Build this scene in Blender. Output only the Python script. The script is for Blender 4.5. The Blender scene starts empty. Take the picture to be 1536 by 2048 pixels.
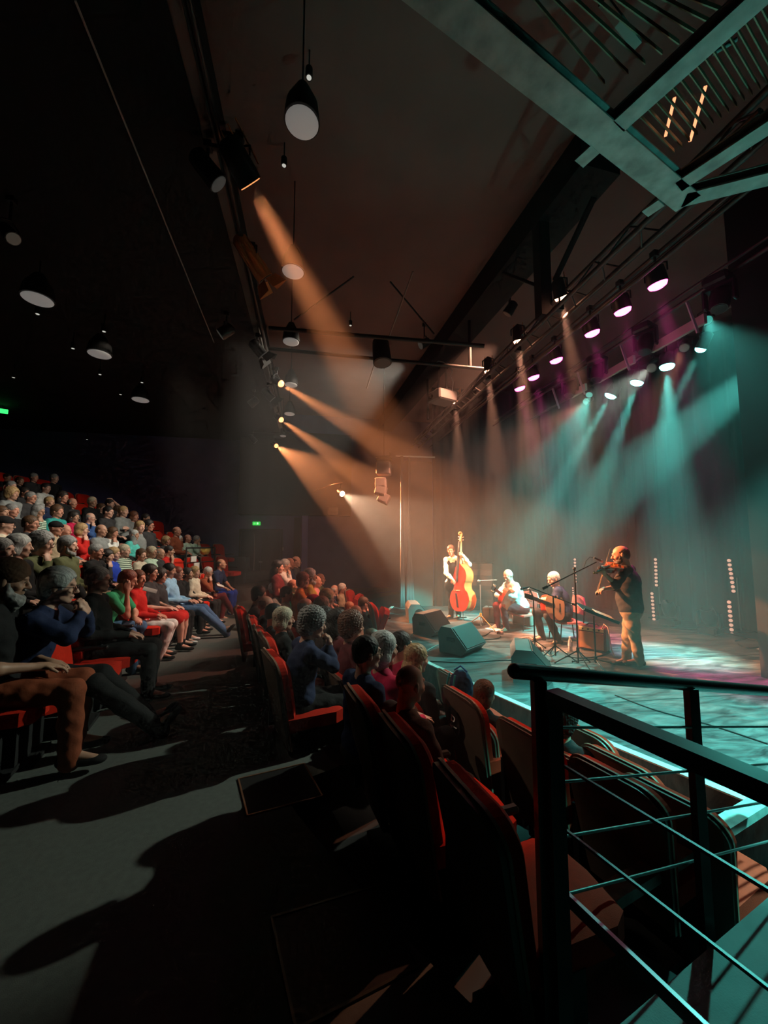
import bpy, math, random
import numpy as np
from mathutils import Vector, Matrix
random.seed(7)
S = bpy.context.scene
COL = S.collection
# ------------------------------------------------------------------ camera
FPX, CX, CY, EYE = 770.0, 768.0, 1024.0, 1.6
YAW = math.radians(10.9); PITCH = math.atan(66 / 770.0)
cam = bpy.data.cameras.new('camera'); camo = bpy.data.objects.new('camera', cam); COL.objects.link(camo)
cam.sensor_fit = 'HORIZONTAL'; cam.sensor_width = 36.0; cam.lens = 36.0 * FPX / 1536.0
cam.clip_start = 0.02; cam.clip_end = 200
camo.location = (0, 0, EYE); camo.rotation_euler = (math.pi / 2 + PITCH, 0, -YAW)
S.camera = camo
FW = np.array([math.sin(YAW) * math.cos(PITCH), math.cos(YAW) * math.cos(PITCH), math.sin(PITCH)])
RT = np.array([math.cos(YAW), -math.sin(YAW), 0.0]); UP = np.cross(RT, FW); EYEP = np.array([0, 0, EYE])
def ray(px, py): return FW + RT * (px - CX) / FPX - UP * (py - CY) / FPX
def atz(px, py, z): r = ray(px, py); return Vector(EYEP + r * (z - EYE) / r[2])
def atd(px, py, d): return Vector(EYEP + ray(px, py) * d)
def atY(px, py, Y): r = ray(px, py); return Vector(EYEP + r * Y / r[1])
def atX(px, py, X): r = ray(px, py); return Vector(EYEP + r * X / r[0])
HC = np.array([8.9, 6.9])                       # centre of the hall's curved rows
def atR(px, py, R, far=False):
    r = ray(px, py); a = r[:2] @ r[:2]; b = -2 * (r[:2] @ HC); c = HC @ HC - R * R
    D = max(0.0, b * b - 4 * a * c) ** .5
    t = (-b + D) / 2 / a if far else (-b - D) / 2 / a
    return Vector(EYEP + r * t)
# ------------------------------------------------------------------ render look
S.view_settings.view_transform = 'Standard'; S.view_settings.look = 'None'
S.view_settings.exposure = 0.0; S.view_settings.gamma = 1.0; S.view_settings.use_curve_mapping = False
cy = S.cycles
cy.use_denoising = True; cy.denoiser = 'OPENIMAGEDENOISE'
try: cy.denoising_input_passes = 'RGB_ALBEDO_NORMAL'
except Exception: pass
cy.max_bounces = 3; cy.diffuse_bounces = 2; cy.glossy_bounces = 2; cy.transmission_bounces = 2
cy.volume_bounces = 0; cy.transparent_max_bounces = 4
cy.sample_clamp_indirect = 4.0; cy.sample_clamp_direct = 0.0
cy.caustics_reflective = False; cy.caustics_refractive = False
cy.use_adaptive_sampling = True; cy.adaptive_threshold = 0.025; cy.adaptive_min_samples = 12; cy.use_light_tree = True
w = bpy.data.worlds.new('world'); S.world = w; w.use_nodes = True
w.node_tree.nodes['Background'].inputs[0].default_value = (0.0, 0.0, 0.0, 1)
w.node_tree.nodes['Background'].inputs[1].default_value = 1.0
# ------------------------------------------------------------------ lights (colour, watts, half-angle); fixtures are built round them below
ORANGE = (1.0, 0.31, 0.105); WARM = (1.0, 0.62, 0.38); MAGENTA = (1.0, 0.07, 0.40); TEAL = (0.12, 0.85, 0.72); PEACH = (1.0, 0.42, 0.24)
HAZE = 0.019
def spot(name, loc, target, color, watts, deg, blend=.25, radius=.04, parent=None):
    l = bpy.data.lights.new(name, 'SPOT'); l.energy = watts; l.color = color; l.spot_size = math.radians(deg)
    l.spot_blend = blend; l.shadow_soft_size = radius
    o = bpy.data.objects.new(name, l); COL.objects.link(o)
    d = Vector(target) - Vector(loc); o.location = loc; o.rotation_euler = d.to_track_quat('-Z', 'Y').to_euler()
    if parent is not None:
        o.parent = parent; o.matrix_parent_inverse = parent.matrix_world.inverted()
    return o
ZL = 4.6
FOH = [  # px, py of the lens, z, target, colour, watts, cone
    (503, 372, 5.0, (3.4, 8.5, .9), ORANGE, 10500, 16),
    (563, 768, 5.0, (4.45, 5.0, 1.0), ORANGE, 15000, 11),
    (563, 840, 5.0, (4.0, 6.7, .7), ORANGE, 15000, 12),
    (553, 892, 5.0, (3.9, 7.6, .6), ORANGE, 9000, 28)]
TRUSS = [(1122, 597, (5.9, 6.35, -.1), 4200), (1037, 684, (4.2, 6.3, -.1), 5200), (977, 744, (4.0, 7.3, -.1), 5200), (912, 805, (3.6, 8.6, -.1), 5200)]
MAG = [(1316, 572), (1246, 624), (1185, 668), (1113, 722), (1068, 756), (1040, 778)]
GRN = [((1220, 793), tuple(atz(965, 1235, -.1)), 13), ((1273, 767), tuple(atz(1095, 1262, -.1)), 14), ((1334, 735), tuple(atz(1350, 1310, -.1)), 24), ((1400, 700), tuple(atz(1130, 1245, -.1)), 12)]
# ------------------------------------------------------------------ object helpers
def tag(o, label=None, cat=None, group=None, kind=None):
    if label: o['label'] = label
    if cat: o['category'] = cat
    if group: o['group'] = group
    if kind: o['kind'] = kind
    return o
def root(name, label, cat, loc=(0, 0, 0), rz=0.0, group=None):
    o = bpy.data.objects.new(name, None); o.empty_display_size = .1; COL.objects.link(o)
    o.location = loc; o.rotation_euler = (0, 0, rz); tag(o, label, cat, group)
    o.matrix_world = Matrix.Translation(Vector(loc)) @ Matrix.Rotation(rz, 4, 'Z')
    return o
def link(name, me, parent=None, mat=None, M=None):
    o = bpy.data.objects.new(name, me); COL.objects.link(o)
    if parent is not None: o.parent = parent
    if M is not None: o.matrix_local = M
    if mat is not None:
        if len(me.materials) == 0: me.materials.append(mat)
        if me.materials[0] != mat:
            o.material_slots[0].link = 'OBJECT'; o.material_slots[0].material = mat
    return o
def frame_from(d, up=Vector((0, 0, 1))):
    d = Vector(d).normalized()
    if abs(d.dot(up)) > .98: up = Vector((1, 0, 0))
    x = up.cross(d).normalized(); y = d.cross(x); return x, y, d
class MB:
    def __init__(s): s.v = []; s.f = []; s.sm = []
    def add(s, vs, fs, smooth=False, M=None):
        b = len(s.v)
        for p in vs:
            p = Vector(p); s.v.append(M @ p if M is not None else p)
        for f in fs: s.f.append([b + i for i in f]); s.sm.append(smooth)
        return s
    def box(s, c, size, M=None, rz=0.0, bev=0.0):
        x, y, z = [k / 2 for k in size]; R = Matrix.Rotation(rz, 3, 'Z') if rz else None
        if bev:
            b = min(bev, x * .9, y * .9, z * .9); vs = []; idx = {}
            for sx in (-1, 1):
                for sy in (-1, 1):
                    for sz in (-1, 1):
                        for k, p in enumerate(((sx * x, sy * (y - b), sz * (z - b)), (sx * (x - b), sy * y, sz * (z - b)), (sx * (x - b), sy * (y - b), sz * z))):
                            idx[(sx, sy, sz, k)] = len(vs); vs.append(p)
            g = lambda a, b_, c_, k: idx[(a, b_, c_, k)]
            fs = []
            for t in (-1, 1):
                fs.append([g(t, -1, -1, 0), g(t, 1, -1, 0), g(t, 1, 1, 0), g(t, -1, 1, 0)])
                fs.append([g(-1, t, -1, 1), g(1, t, -1, 1), g(1, t, 1, 1), g(-1, t, 1, 1)])
                fs.append([g(-1, -1, t, 2), g(1, -1, t, 2), g(1, 1, t, 2), g(-1, 1, t, 2)])
                for u in (-1, 1):
                    fs.append([g(t, u, -1, 0), g(t, u, 1, 0), g(t, u, 1, 1), g(t, u, -1, 1)])
                    fs.append([g(t, -1, u, 0), g(t, 1, u, 0), g(t, 1, u, 2), g(t, -1, u, 2)])
                    fs.append([g(-1, t, u, 1), g(1, t, u, 1), g(1, t, u, 2), g(-1, t, u, 2)])
                    for q in (-1, 1): fs.append([g(t, u, q, 0), g(t, u, q, 1), g(t, u, q, 2)])
        else:
            vs = [(sx * x, sy * y, sz * z) for sx in (-1, 1) for sy in (-1, 1) for sz in (-1, 1)]
            fs = [(0, 1, 3, 2), (4, 6, 7, 5), (0, 4, 5, 1), (2, 3, 7, 6), (0, 2, 6, 4), (1, 5, 7, 3)]
        c = Vector(c); out = []
        for p in vs:
            p = Vector(p)
            if R: p = R @ p
            out.append(p + c)
        return s.add(out, fs, False, M)
    def bar(s, a, b, w, h, M=None, up=Vector((0, 0, 1))):
        a = Vector(a); b = Vector(b); x, y, d = frame_from(b - a, up)
        vs = [p + x * (i * w / 2) + y * (j * h / 2) for p in (a, b) for i, j in ((-1, -1), (1, -1), (1, 1), (-1, 1))]
        return s.add(vs, [(0, 3, 2, 1), (4, 5, 6, 7), (0, 1, 5, 4), (1, 2, 6, 5), (2, 3, 7, 6), (3, 0, 4, 7)], False, M)
    def cyl(s, a, b, r0, r1=None, n=12, M=None, cap=True):
        r1 = r0 if r1 is None else r1; a = Vector(a); b = Vector(b); x, y, d = frame_from(b - a)
        vs = []
        for p, r in ((a, r0), (b, r1)):
            for i in range(n):
                t = 2 * math.pi * i / n; vs.append(p + x * (r * math.cos(t)) + y * (r * math.sin(t)))
        s.add(vs, [(i, (i + 1) % n, n + (i + 1) % n, n + i) for i in range(n)], True, M)
        if cap: s.add(vs, [list(range(n))[::-1], list(range(n, 2 * n))], False, M)
        return s
    def tube(s, pts, r, n=8, M=None):
        pts = [Vector(p) for p in pts]; m = len(pts); vs = []; x0 = None
        for k, p in enumerate(pts):
            d = (pts[min(k + 1, m - 1)] - pts[max(k - 1, 0)]).normalized()
            if x0 is None: x0, _, _ = frame_from(d)
            x0 = (x0 - d * x0.dot(d)).normalized(); y0 = d.cross(x0)
            rr = r[k] if isinstance(r, (list, tuple)) else r
            for i in range(n):
                t = 2 * math.pi * i / n; vs.append(p + x0 * (rr * math.cos(t)) + y0 * (rr * math.sin(t)))
        fs = [(k * n + i, k * n + (i + 1) % n, (k + 1) * n + (i + 1) % n, (k + 1) * n + i) for k in range(m - 1) for i in range(n)]
        s.add(vs, fs, True, M); s.add(vs, [list(range(n))[::-1], list(range((m - 1) * n, m * n))], False, M); return s
    def ball(s, c, rad, n=12, M=None):
        if not isinstance(rad, (tuple, list)): rad = (rad,) * 3
        c = Vector(c); vs = []; m = max(4, n // 2)
        for j in range(m + 1):
            ph = math.pi * j / m
            for i in range(n):
                t = 2 * math.pi * i / n
                vs.append(c + Vector((rad[0] * math.sin(ph) * math.cos(t), rad[1] * math.sin(ph) * math.sin(t), rad[2] * math.cos(ph))))
        return s.add(vs, [(j * n + i, (j + 1) * n + i, (j + 1) * n + (i + 1) % n, j * n + (i + 1) % n) for j in range(m) for i in range(n)], True, M)
    def prism(s, outline, d0, d1, ax=2, M=None, smooth=False, bulge=0.0, one=False):
        n = len(outline)
        def P(a, b, d): return {0: (d, a, b), 1: (a, d, b), 2: (a, b, d)}[ax]
        vs = [P(a, b, d0) for a, b in outline] + [P(a, b, d1) for a, b in outline]
        s.add(vs, [(i, (i + 1) % n, n + (i + 1) % n, n + i) for i in range(n)], smooth, M)
        if bulge:
            ca = sum(a for a, b in outline) / n; cb = sum(b for a, b in outline) / n
            if one: s.add(vs, [list(range(n))[::-1]], False, M)
            for d, sg in (((d1, 1),) if one else ((d0, -1), (d1, 1))):
                rings = [[P(ca + (a - ca) * k, cb + (b - cb) * k, d + sg * bulge * q) for a, b in outline] for k, q in ((1, 0), (.93, .25), (.7, .8), (.35, 1.0))]
                vv = [p for r_ in rings for p in r_] + [P(ca, cb, d + sg * bulge)]
                ff = [(r_ * n + i, r_ * n + (i + 1) % n, (r_ + 1) * n + (i + 1) % n, (r_ + 1) * n + i) for r_ in range(3) for i in range(n)]
                ff += [(3 * n + i, 3 * n + (i + 1) % n, 4 * n) for i in range(n)]
                s.add(vv, ff, True, M)
        else: s.add(vs, [list(range(n))[::-1], list(range(n, 2 * n))], False, M)
        return s
    def torus(s, c, R, r, axis=(1, 0, 0), n=18, m=6, M=None):
        x, y, d = frame_from(axis); c = Vector(c); vs = []
        for i in range(n):
            t = 2 * math.pi * i / n; u = x * math.cos(t) + y * math.sin(t)
            for j in range(m):
                q = 2 * math.pi * j / m; vs.append(c + u * (R + r * math.cos(q)) + d * (r * math.sin(q)))
        return s.add(vs, [(i * m + j, ((i + 1) % n) * m + j, ((i + 1) % n) * m + (j + 1) % m, i * m + (j + 1) % m) for i in range(n) for j in range(m)], True, M)
    def mesh(s, name):
        me = bpy.data.meshes.new(name); me.from_pydata([tuple(p) for p in s.v], [], s.f)
        me.polygons.foreach_set('use_smooth', s.sm); me.update(); return me
    def build(s, name, mat, parent=None, M=None):
        me = s.mesh(name); me.materials.append(mat); return link(name, me, parent, None, M)
# ------------------------------------------------------------------ materials
def new_mat(name):
    m = bpy.data.materials.new(name); m.use_nodes = True; nt = m.node_tree
    return m, nt, nt.nodes['Principled BSDF']
def mat(name, col, rough=.6, metal=0.0, spec=.5, noise=0.0, nscale=8.0, bump=0.0, bscale=60.0, emit=None, estr=0.0, sheen=0.0):
    m, nt, b = new_mat(name); N = nt.nodes; L = nt.links
    b.inputs['Base Color'].default_value = (*col, 1); b.inputs['Roughness'].default_value = rough
    b.inputs['Metallic'].default_value = metal; b.inputs['Specular IOR Level'].default_value = spec
    if sheen: b.inputs['Sheen Weight'].default_value = sheen
    tc = None
    if noise or bump: tc = N.new('ShaderNodeTexCoord')
    if noise:
        t = N.new('ShaderNodeTexNoise'); t.inputs['Scale'].default_value = nscale; t.inputs['Detail'].default_value = 5
        r = N.new('ShaderNodeMapRange'); r.inputs[1].default_value = .3; r.inputs[2].default_value = .7
        r.inputs[3].default_value = 1 - noise; r.inputs[4].default_value = 1 + noise
        h = N.new('ShaderNodeVectorMath'); h.operation = 'SCALE'; h.inputs[0].default_value = col
        L.new(tc.outputs['Object'], t.inputs['Vector']); L.new(t.outputs['Fac'], r.inputs[0]); L.new(r.outputs[0], h.inputs['Scale'])
        L.new(h.outputs[0], b.inputs['Base Color'])
    if bump:
        t = N.new('ShaderNodeTexNoise'); t.inputs['Scale'].default_value = bscale; t.inputs['Detail'].default_value = 3
        k = N.new('ShaderNodeBump'); k.inputs['Strength'].default_value = bump; k.inputs['Distance'].default_value = .01
        L.new(tc.outputs['Object'], t.inputs['Vector']); L.new(t.outputs['Fac'], k.inputs['Height']); L.new(k.outputs[0], b.inputs['Normal'])
    if emit:
        b.inputs['Emission Color'].default_value = (*emit, 1); b.inputs['Emission Strength'].default_value = estr
    return m
M_ = {}
def cmat(kind, col, **k):
    key = (kind, tuple(round(c, 3) for c in col))
    if key not in M_: M_[key] = mat(kind, col, **k)
    return M_[key]
BLACK = mat('black_paint', (.010, .010, .011), .45)
BLACKM = mat('black_matte', (.006, .006, .007), .8)
STEEL = mat('steel', (.35, .35, .36), .35, 1.0)
RIG = mat('rig_black', (.025, .024, .024), .45, .3)
ALU = mat('aluminium', (.55, .55, .55), .4, .8)
# ------------------------------------------------------------------ room shell
def struct(name, mb, m):
    o = mb.build(name, m); o['kind'] = 'structure'; return o
FARY, NEARY, BACKX, UPX = 14.5, -1.6, -13.5, 9.6
CARPET = mat('aisle_vinyl', (.105, .115, .105), .75, noise=.12, nscale=30, bump=.15, bscale=250)
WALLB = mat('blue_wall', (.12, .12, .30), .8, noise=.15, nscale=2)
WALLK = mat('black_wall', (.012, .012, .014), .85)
CEIL = mat('dark_ceiling', (.20, .12, .11), .9, noise=.1, nscale=1.5)
STEP = mat('terrace_floor', (.05, .045, .045), .8, noise=.15, nscale=10)
def annulus(R0, R1, z0, z1, a0, a1, n=48, clipy=True):
    mb = MB(); vs = []
    for i in range(n + 1):
        t = a0 + (a1 - a0) * i / n
        for R, z in ((R0, z0), (R0, z1), (R1, z1), (R1, z0)):
            vs.append((HC[0] - R * math.cos(t), HC[1] + R * math.sin(t), z))
    fs = [(4 * i + j, 4 * i + (j + 1) % 4, 4 * (i + 1) + (j + 1) % 4, 4 * (i + 1) + j) for i in range(n) for j in range(4)]
    mb.add(vs, fs); mb.add(vs, [(0, 1, 2, 3), (4 * n + 3, 4 * n + 2, 4 * n + 1, 4 * n)]); return mb
def ang(y, R): return math.asin(max(-1, min(1, (y - HC[1]) / R)))
# cross aisle floor
o = struct('floor', annulus(9.52, 11.75, -.12, 0.0, ang(2.95, 9.52), ang(14.45, 9.6), 60), CARPET)
struct('floor', annulus(9.97, 11.75, -.12, 0.0, ang(-1.55, 9.97), ang(2.95, 9.52), 24), CARPET)
UZ = [0.0, .35, .70, 1.07, 1.45, 1.86, 2.28, 2.7]
for k in range(1, 8):
    R0 = 11.75 + (k - 1) * .98
    struct('floor', annulus(R0, R0 + .98 if k < 7 else R0 + 3, -.1, UZ[k], ang(-1.55, R0), ang(14.45, R0), 50), STEP)
CZ = [-.20, -.54, -.68]
for k, (R0, R1) in enumerate(((9.12, 9.97), (8.32, 9.12), (6.6, 8.32))):
    struct('floor', annulus(R0, R1, -1.1, CZ[k], ang(-1.5, R0) if R0 > 8.4 else -1.3, ang(14.4, R0) if R0 > 7.6 else 1.3, 50), STEP)
# side landing by the camera, behind the handrails
def P1(): return atd(1090, 1345, 1.30)
mb = MB(); mb.box((2.6, -.1, -.1), (3.4, 3.0, .2), rz=0)
# walls
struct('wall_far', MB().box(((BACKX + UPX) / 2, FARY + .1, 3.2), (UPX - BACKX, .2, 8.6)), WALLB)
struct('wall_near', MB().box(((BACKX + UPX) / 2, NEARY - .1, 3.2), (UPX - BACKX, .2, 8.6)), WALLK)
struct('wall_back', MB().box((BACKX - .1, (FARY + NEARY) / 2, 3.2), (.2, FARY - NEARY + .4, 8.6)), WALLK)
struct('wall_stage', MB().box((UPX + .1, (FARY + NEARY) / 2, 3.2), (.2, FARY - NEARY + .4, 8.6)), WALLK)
struct('floor', MB().box(((BACKX + UPX) / 2, (FARY + NEARY) / 2, -1.2), (UPX - BACKX, FARY - NEARY, .1)), BLACKM)
struct('ceiling', MB().box(((UPX - 1.05) / 2, (FARY + NEARY) / 2, 6.6), (UPX + 1.05, FARY - NEARY, .2)), CEIL)
struct('ceiling', MB().box(((BACKX - 1.05) / 2, (FARY + NEARY) / 2, 6.0), (-1.05 - BACKX, FARY - NEARY, 1.2)), WALLK)
# light trim line along the lowered ceiling
a, b = atz(150, 0, 5.38), atz(428, 685, 5.38)
struct('trim_1', MB().bar(a, b, .012, .012), mat('pale_trim', (.45, .42, .40), .5))
# dark bar standing in for the diagonal shadow band on the ceiling
def zpt(px, py, z): return atz(px, py, z)
mb = MB(); a, b = zpt(1200, 300, 6.3), zpt(770, 850, 6.3)
mb.bar(a, b, .55, .5); struct('ceiling_shadow_band', mb, BLACKM)
# black dropped panel behind balcony / far wall box (control gallery)
PANEL = mat('dark_panel', (.03, .026, .03), .8)
a = atY(480, 1030, 14.4); b = atY(700, 1033, 14.4)
struct('wall_gallery', MB().box(((a.x + b.x) / 2, 14.25, 2.67 + 1.5), (b.x - a.x, .5, 3.0)), PANEL)
# far wall: door, strip pilaster, panels
FD = root('door', 'black double door in the far side wall under the green exit sign', 'door', (atz(517, 1183, 0).x, FARY - .06, 0.0))
FD['kind'] = 'structure'; FD.name = 'door_1'
dw = 1.35; dk = mat('door_black', (.006, .006, .006), .5)
MB().box((-dw / 4, 0, 1.05), (dw / 2 - .01, .05, 2.1)).build('door_leaf', dk, FD)
MB().box((dw / 4, 0, 1.05), (dw / 2 - .01, .05, 2.1)).build('door_leaf', dk, FD)
MB().box((-.22, -.04, 1.0), (.02, .03, 2.0)).build('door_edge', mat('door_edge', (.35, .33, .3), .5), FD)
MB().box((-dw / 2 - .04, 0, 1.08), (.07, .1, 2.16)).box((dw / 2 + .04, 0, 1.08), (.07, .1, 2.16)).box((0, 0, 2.14), (dw + .15, .1, .07)).build('door_frame', mat('door_frame', (.03, .03, .045), .6), FD)
MB().box((.0, -.05, 1.0), (.12, .03, .03)).build('handle', STEEL, FD)
sg = root('exit_sign', 'small green lit exit sign on the far wall above the black door', 'sign', tuple(atY(513, 1047, FARY - .08)))
MB().box((0, 0, 0), (.27, .05, .13), bev=.01).build('housing', mat('exit_green', (.02, .3, .05), .4, emit=(.03, .8, .08), estr=.8), sg)
MB().box((.04, -.03, .0), (.05, .006, .07)).bar((-.09, -.03, 0), (-.01, -.03, 0), .02, .004).bar((-.09, -.03, 0), (-.06, -.03, .03), .014, .004).bar((-.09, -.03, 0), (-.06, -.03, -.03), .014, .004).build('arrow', mat('exit_white', (.6, .9, .6), .4, emit=(.5, 1, .55), estr=1.2), sg)
x = atY(611, 1000, FARY).x
struct('trim_2', MB().box((x, FARY - .06, 1.0), (.22, .12, 5.0)), mat('blue_lit_pilaster', (.32, .36, .85), .6))  # blue light falling on this column is painted into its colour
struct('trim_3', MB().box((x - .27, FARY - .05, .6), (.24, .1, 4.0)), mat('grey_pilaster', (.05, .055, .075), .7))
t = root('wall_switch', 'small white switch plate on the far wall right of the black door', 'switch', tuple(atY(564, 1098, FARY - .02)))
MB().box((0, 0, 0), (.09, .03, .12), bev=.006).build('plate', mat('white_plastic', (.7, .7, .7), .4), t)
MB().box((0, -.02, .0), (.03, .02, .05)).build('rocker', mat('white_plastic2', (.8, .8, .8), .4), t)
t = root('floodlight_box', 'square grey box fixed on the lower edge of the far gallery', 'box', tuple(atY(666, 1022, 13.9)))
MB().box((0, 0, .0), (.36, .2, .26), bev=.02).build('housing', mat('grey_box', (.35, .3, .27), .6), t)
MB().box((0, -.11, .0), (.30, .02, .20)).build('front', mat('grey_box_front', (.28, .25, .22), .6), t)
# low end wall by the far end of the first raised row
p = atz(470, 1205, 0)
struct('wall_end', MB().box((p.x - .3, 13.75, .6), (.55, .9, 1.2)), mat('grey_end_wall', (.05, .055, .065), .7))
# ------------------------------------------------------------------ stage
def noise_floor():
    m, nt, b = new_mat('stage_vinyl'); N = nt.nodes; L = nt.links
    tc = N.new('ShaderNodeTexCoord'); mp = N.new('ShaderNodeMapping'); mp.inputs['Scale'].default_value = (1, 3.2, 1); mp.inputs['Rotation'].default_value = (0, 0, .5)
    L.new(tc.outputs['Object'], mp.inputs[0])
    n1 = N.new('ShaderNodeTexNoise'); n1.inputs['Scale'].default_value = 2.2; n1.inputs['Detail'].default_value = 9; n1.inputs['Roughness'].default_value = .68; n1.inputs['Distortion'].default_value = .8
    L.new(mp.outputs[0], n1.inputs['Vector'])
    r = N.new('ShaderNodeMapRange'); r.inputs[1].default_value = .35; r.inputs[2].default_value = .68; r.inputs[3].default_value = .34; r.inputs[4].default_value = .62
    L.new(n1.outputs['Fac'], r.inputs[0]); L.new(r.outputs[0], b.inputs['Roughness'])
    c = N.new('ShaderNodeValToRGB'); c.color_ramp.elements[0].position = .36; c.color_ramp.elements[0].color = (.022, .022, .025, 1)
    c.color_ramp.elements[1].position = .66; c.color_ramp.elements[1].color = (.14, .14, .145, 1)
    L.new(n1.outputs['Fac'], c.inputs[0]); L.new(c.outputs[0], b.inputs['Base Color'])
    n2 = N.new('ShaderNodeTexNoise'); n2.inputs['Scale'].default_value = 5; n2.inputs['Detail'].default_value = 6
    L.new(mp.outputs[0], n2.inputs['Vector'])
    k = N.new('ShaderNodeBump'); k.inputs['Strength'].default_value = .7; k.inputs['Distance'].default_value = .02
    L.new(n2.outputs['Fac'], k.inputs['Height']); L.new(k.outputs[0], b.inputs['Normal'])
    b.inputs['Specular IOR Level'].default_value = .7
    return m
LIP = [(3.9, .55), (3.45, 1.2), (2.94, 2.13), (2.58, 2.98), (2.27, 3.82), (1.97, 4.66), (1.71, 5.51), (1.55, 6.3), (1.47, 7.05), (1.49, 7.9), (1.62, 8.8), (1.9, 9.7), (2.29, 10.63)]
STZ = -.1
poly = LIP + [(2.4, 11.2), (9.5, 11.2), (9.5, .3)]
struct('stage_floor', MB().prism(poly, -1.1, STZ), noise_floor())
mb = MB()
for i in range(len(LIP) - 1):
    a = Vector((*LIP[i], STZ + .004)); b_ = Vector((*LIP[i + 1], STZ + .004)); mb.bar(a, b_, .07, .012)
struct('trim_stage', mb, mat('lip_strip', (.75, .78, .78), .35))
# seams of the vinyl strips
mb = MB()
for k in range(7):
    y = 2.3 + k * 1.35
    mb.box((5.9, y, STZ + .0015), (6.0 - abs(k - 3) * .1, .012, .003), rz=-.05)
struct('floor_seam', mb, mat('seam_tape', (.03, .03, .03), .4))
# small white floor mark
tag(MB().box((*atz(1520, 1297, STZ + .002)[:2], STZ + .002), (.16, .04, .004), rz=.3).build('tape_mark', mat('white_tape', (.7, .7, .7), .5)), 'short white tape mark on the stage floor by the near black wing', 'tape')
# curtains: pleated velvet
def curtain(a, b, z0, z1, m, name, pleat=.22, amp=.05, kind='structure', seed=1):
    rnd = random.Random(seed); a = Vector(a); b = Vector(b); L_ = (b - a).length; d = (b - a) / L_; nrm = Vector((-d.y, d.x))
    n = int(L_ / pleat * 8); vs = []; zs = [z0, z0 + .35 * (z1 - z0), z0 + .7 * (z1 - z0), z1]; ph = [rnd.uniform(-.6, .6) for _ in range(n + 1)]
    for i in range(n + 1):
        s = L_ * i / n
        for j, z in enumerate(zs):
            k = amp * (1 - .35 * j / 3)
            off = k * math.sin(2 * math.pi * s / pleat + 1.3 * math.sin(s * 1.7)) + .4 * k * math.sin(2 * math.pi * s / pleat * .37 + 2)
            p = a + d * s + nrm * off; vs.append((p.x, p.y, z))
    m4 = len(zs); fs = [(i * m4 + j, (i + 1) * m4 + j, (i + 1) * m4 + j + 1, i * m4 + j + 1) for i in range(n) for j in range(m4 - 1)]
    mb = MB(); mb.add(vs, fs, True); o = mb.build(name, m); o['kind'] = kind
    md = o.modifiers.new('thick', 'SOLIDIFY'); md.thickness = .012
    return o
VELVET = mat('black_velvet', (.040, .040, .043), .85, sheen=.05)
curtain((3.45, 10.45), (6.9, 10.25), STZ, 6.2, VELVET, 'stage_curtain', .30, .045, seed=2)
curtain((6.7, 10.3), (8.3, 8.7), STZ, 6.2, VELVET, 'stage_curtain', .26, .06, seed=5)
curtain((8.2, 8.9), (8.95, 3.0), STZ, 6.2, VELVET, 'stage_curtain', .30, .06, seed=3)
# far proscenium flat and hanging pale curtain legs
struct('wall_proscenium', MB().box((2.98, 10.55, 1.95), (.92, .05, 4.1)), mat('wing_flat', (.13, .11, .105), .8, noise=.1, nscale=3))
mb = MB(); mb.cyl((2.35, 10.47, 4.12), (3.5, 10.43, 4.12), .03); 
tag(mb.build('curtain_pipe', ALU), 'thin horizontal pipe along the top of the far brown wing flat', 'pipe')
def leg_drape(x, y, w0, w1, label):
    mb = MB(); vs = []; zs = [4.1, 3.0, 1.6, .6, STZ]
    for z, w_ in zip(zs, (w0, w0 * 1.1, w0 * 1.3, w1 * .8, w1)):
        for i in range(9):
            t = i / 8 - .5; vs.append((x + t * w_, y + .02 * math.cos(i * 2.2), z))
    mb.add(vs, [(j * 9 + i, j * 9 + i + 1, (j + 1) * 9 + i + 1, (j + 1) * 9 + i) for j in range(4) for i in range(8)], True)
    o = mb.build('drape', mat('pale_drape', (.24, .25, .27), .7)); md = o.modifiers.new('t', 'SOLIDIFY'); md.thickness = .01
    tag(o, label, 'curtain', 'narrow pale drapes at the far wing'); return o
leg_drape(atY(805, 1210, 10.4).x, 10.4, .06, .14, 'narrow pale hanging drape at the far stage edge, the straight one')
leg_drape(atY(820, 1210, 10.45).x, 10.46, .05, .26, 'narrow pale hanging drape flaring at its foot, at the far wing flat')
# near black wing flat at the right edge
struct('wall_wing', MB().box((6.05, 2.5, 3.2), (.12, 3.3, 6.6), rz=.14), BLACKM)
p = Vector((5.79, 4.1)); mb = MB().bar((p.x, p.y, STZ), (p.x, p.y, 6.3), .025, .025)
struct('trim_wing', mb, mat('wing_edge', (.2, .22, .22), .5))
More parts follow.
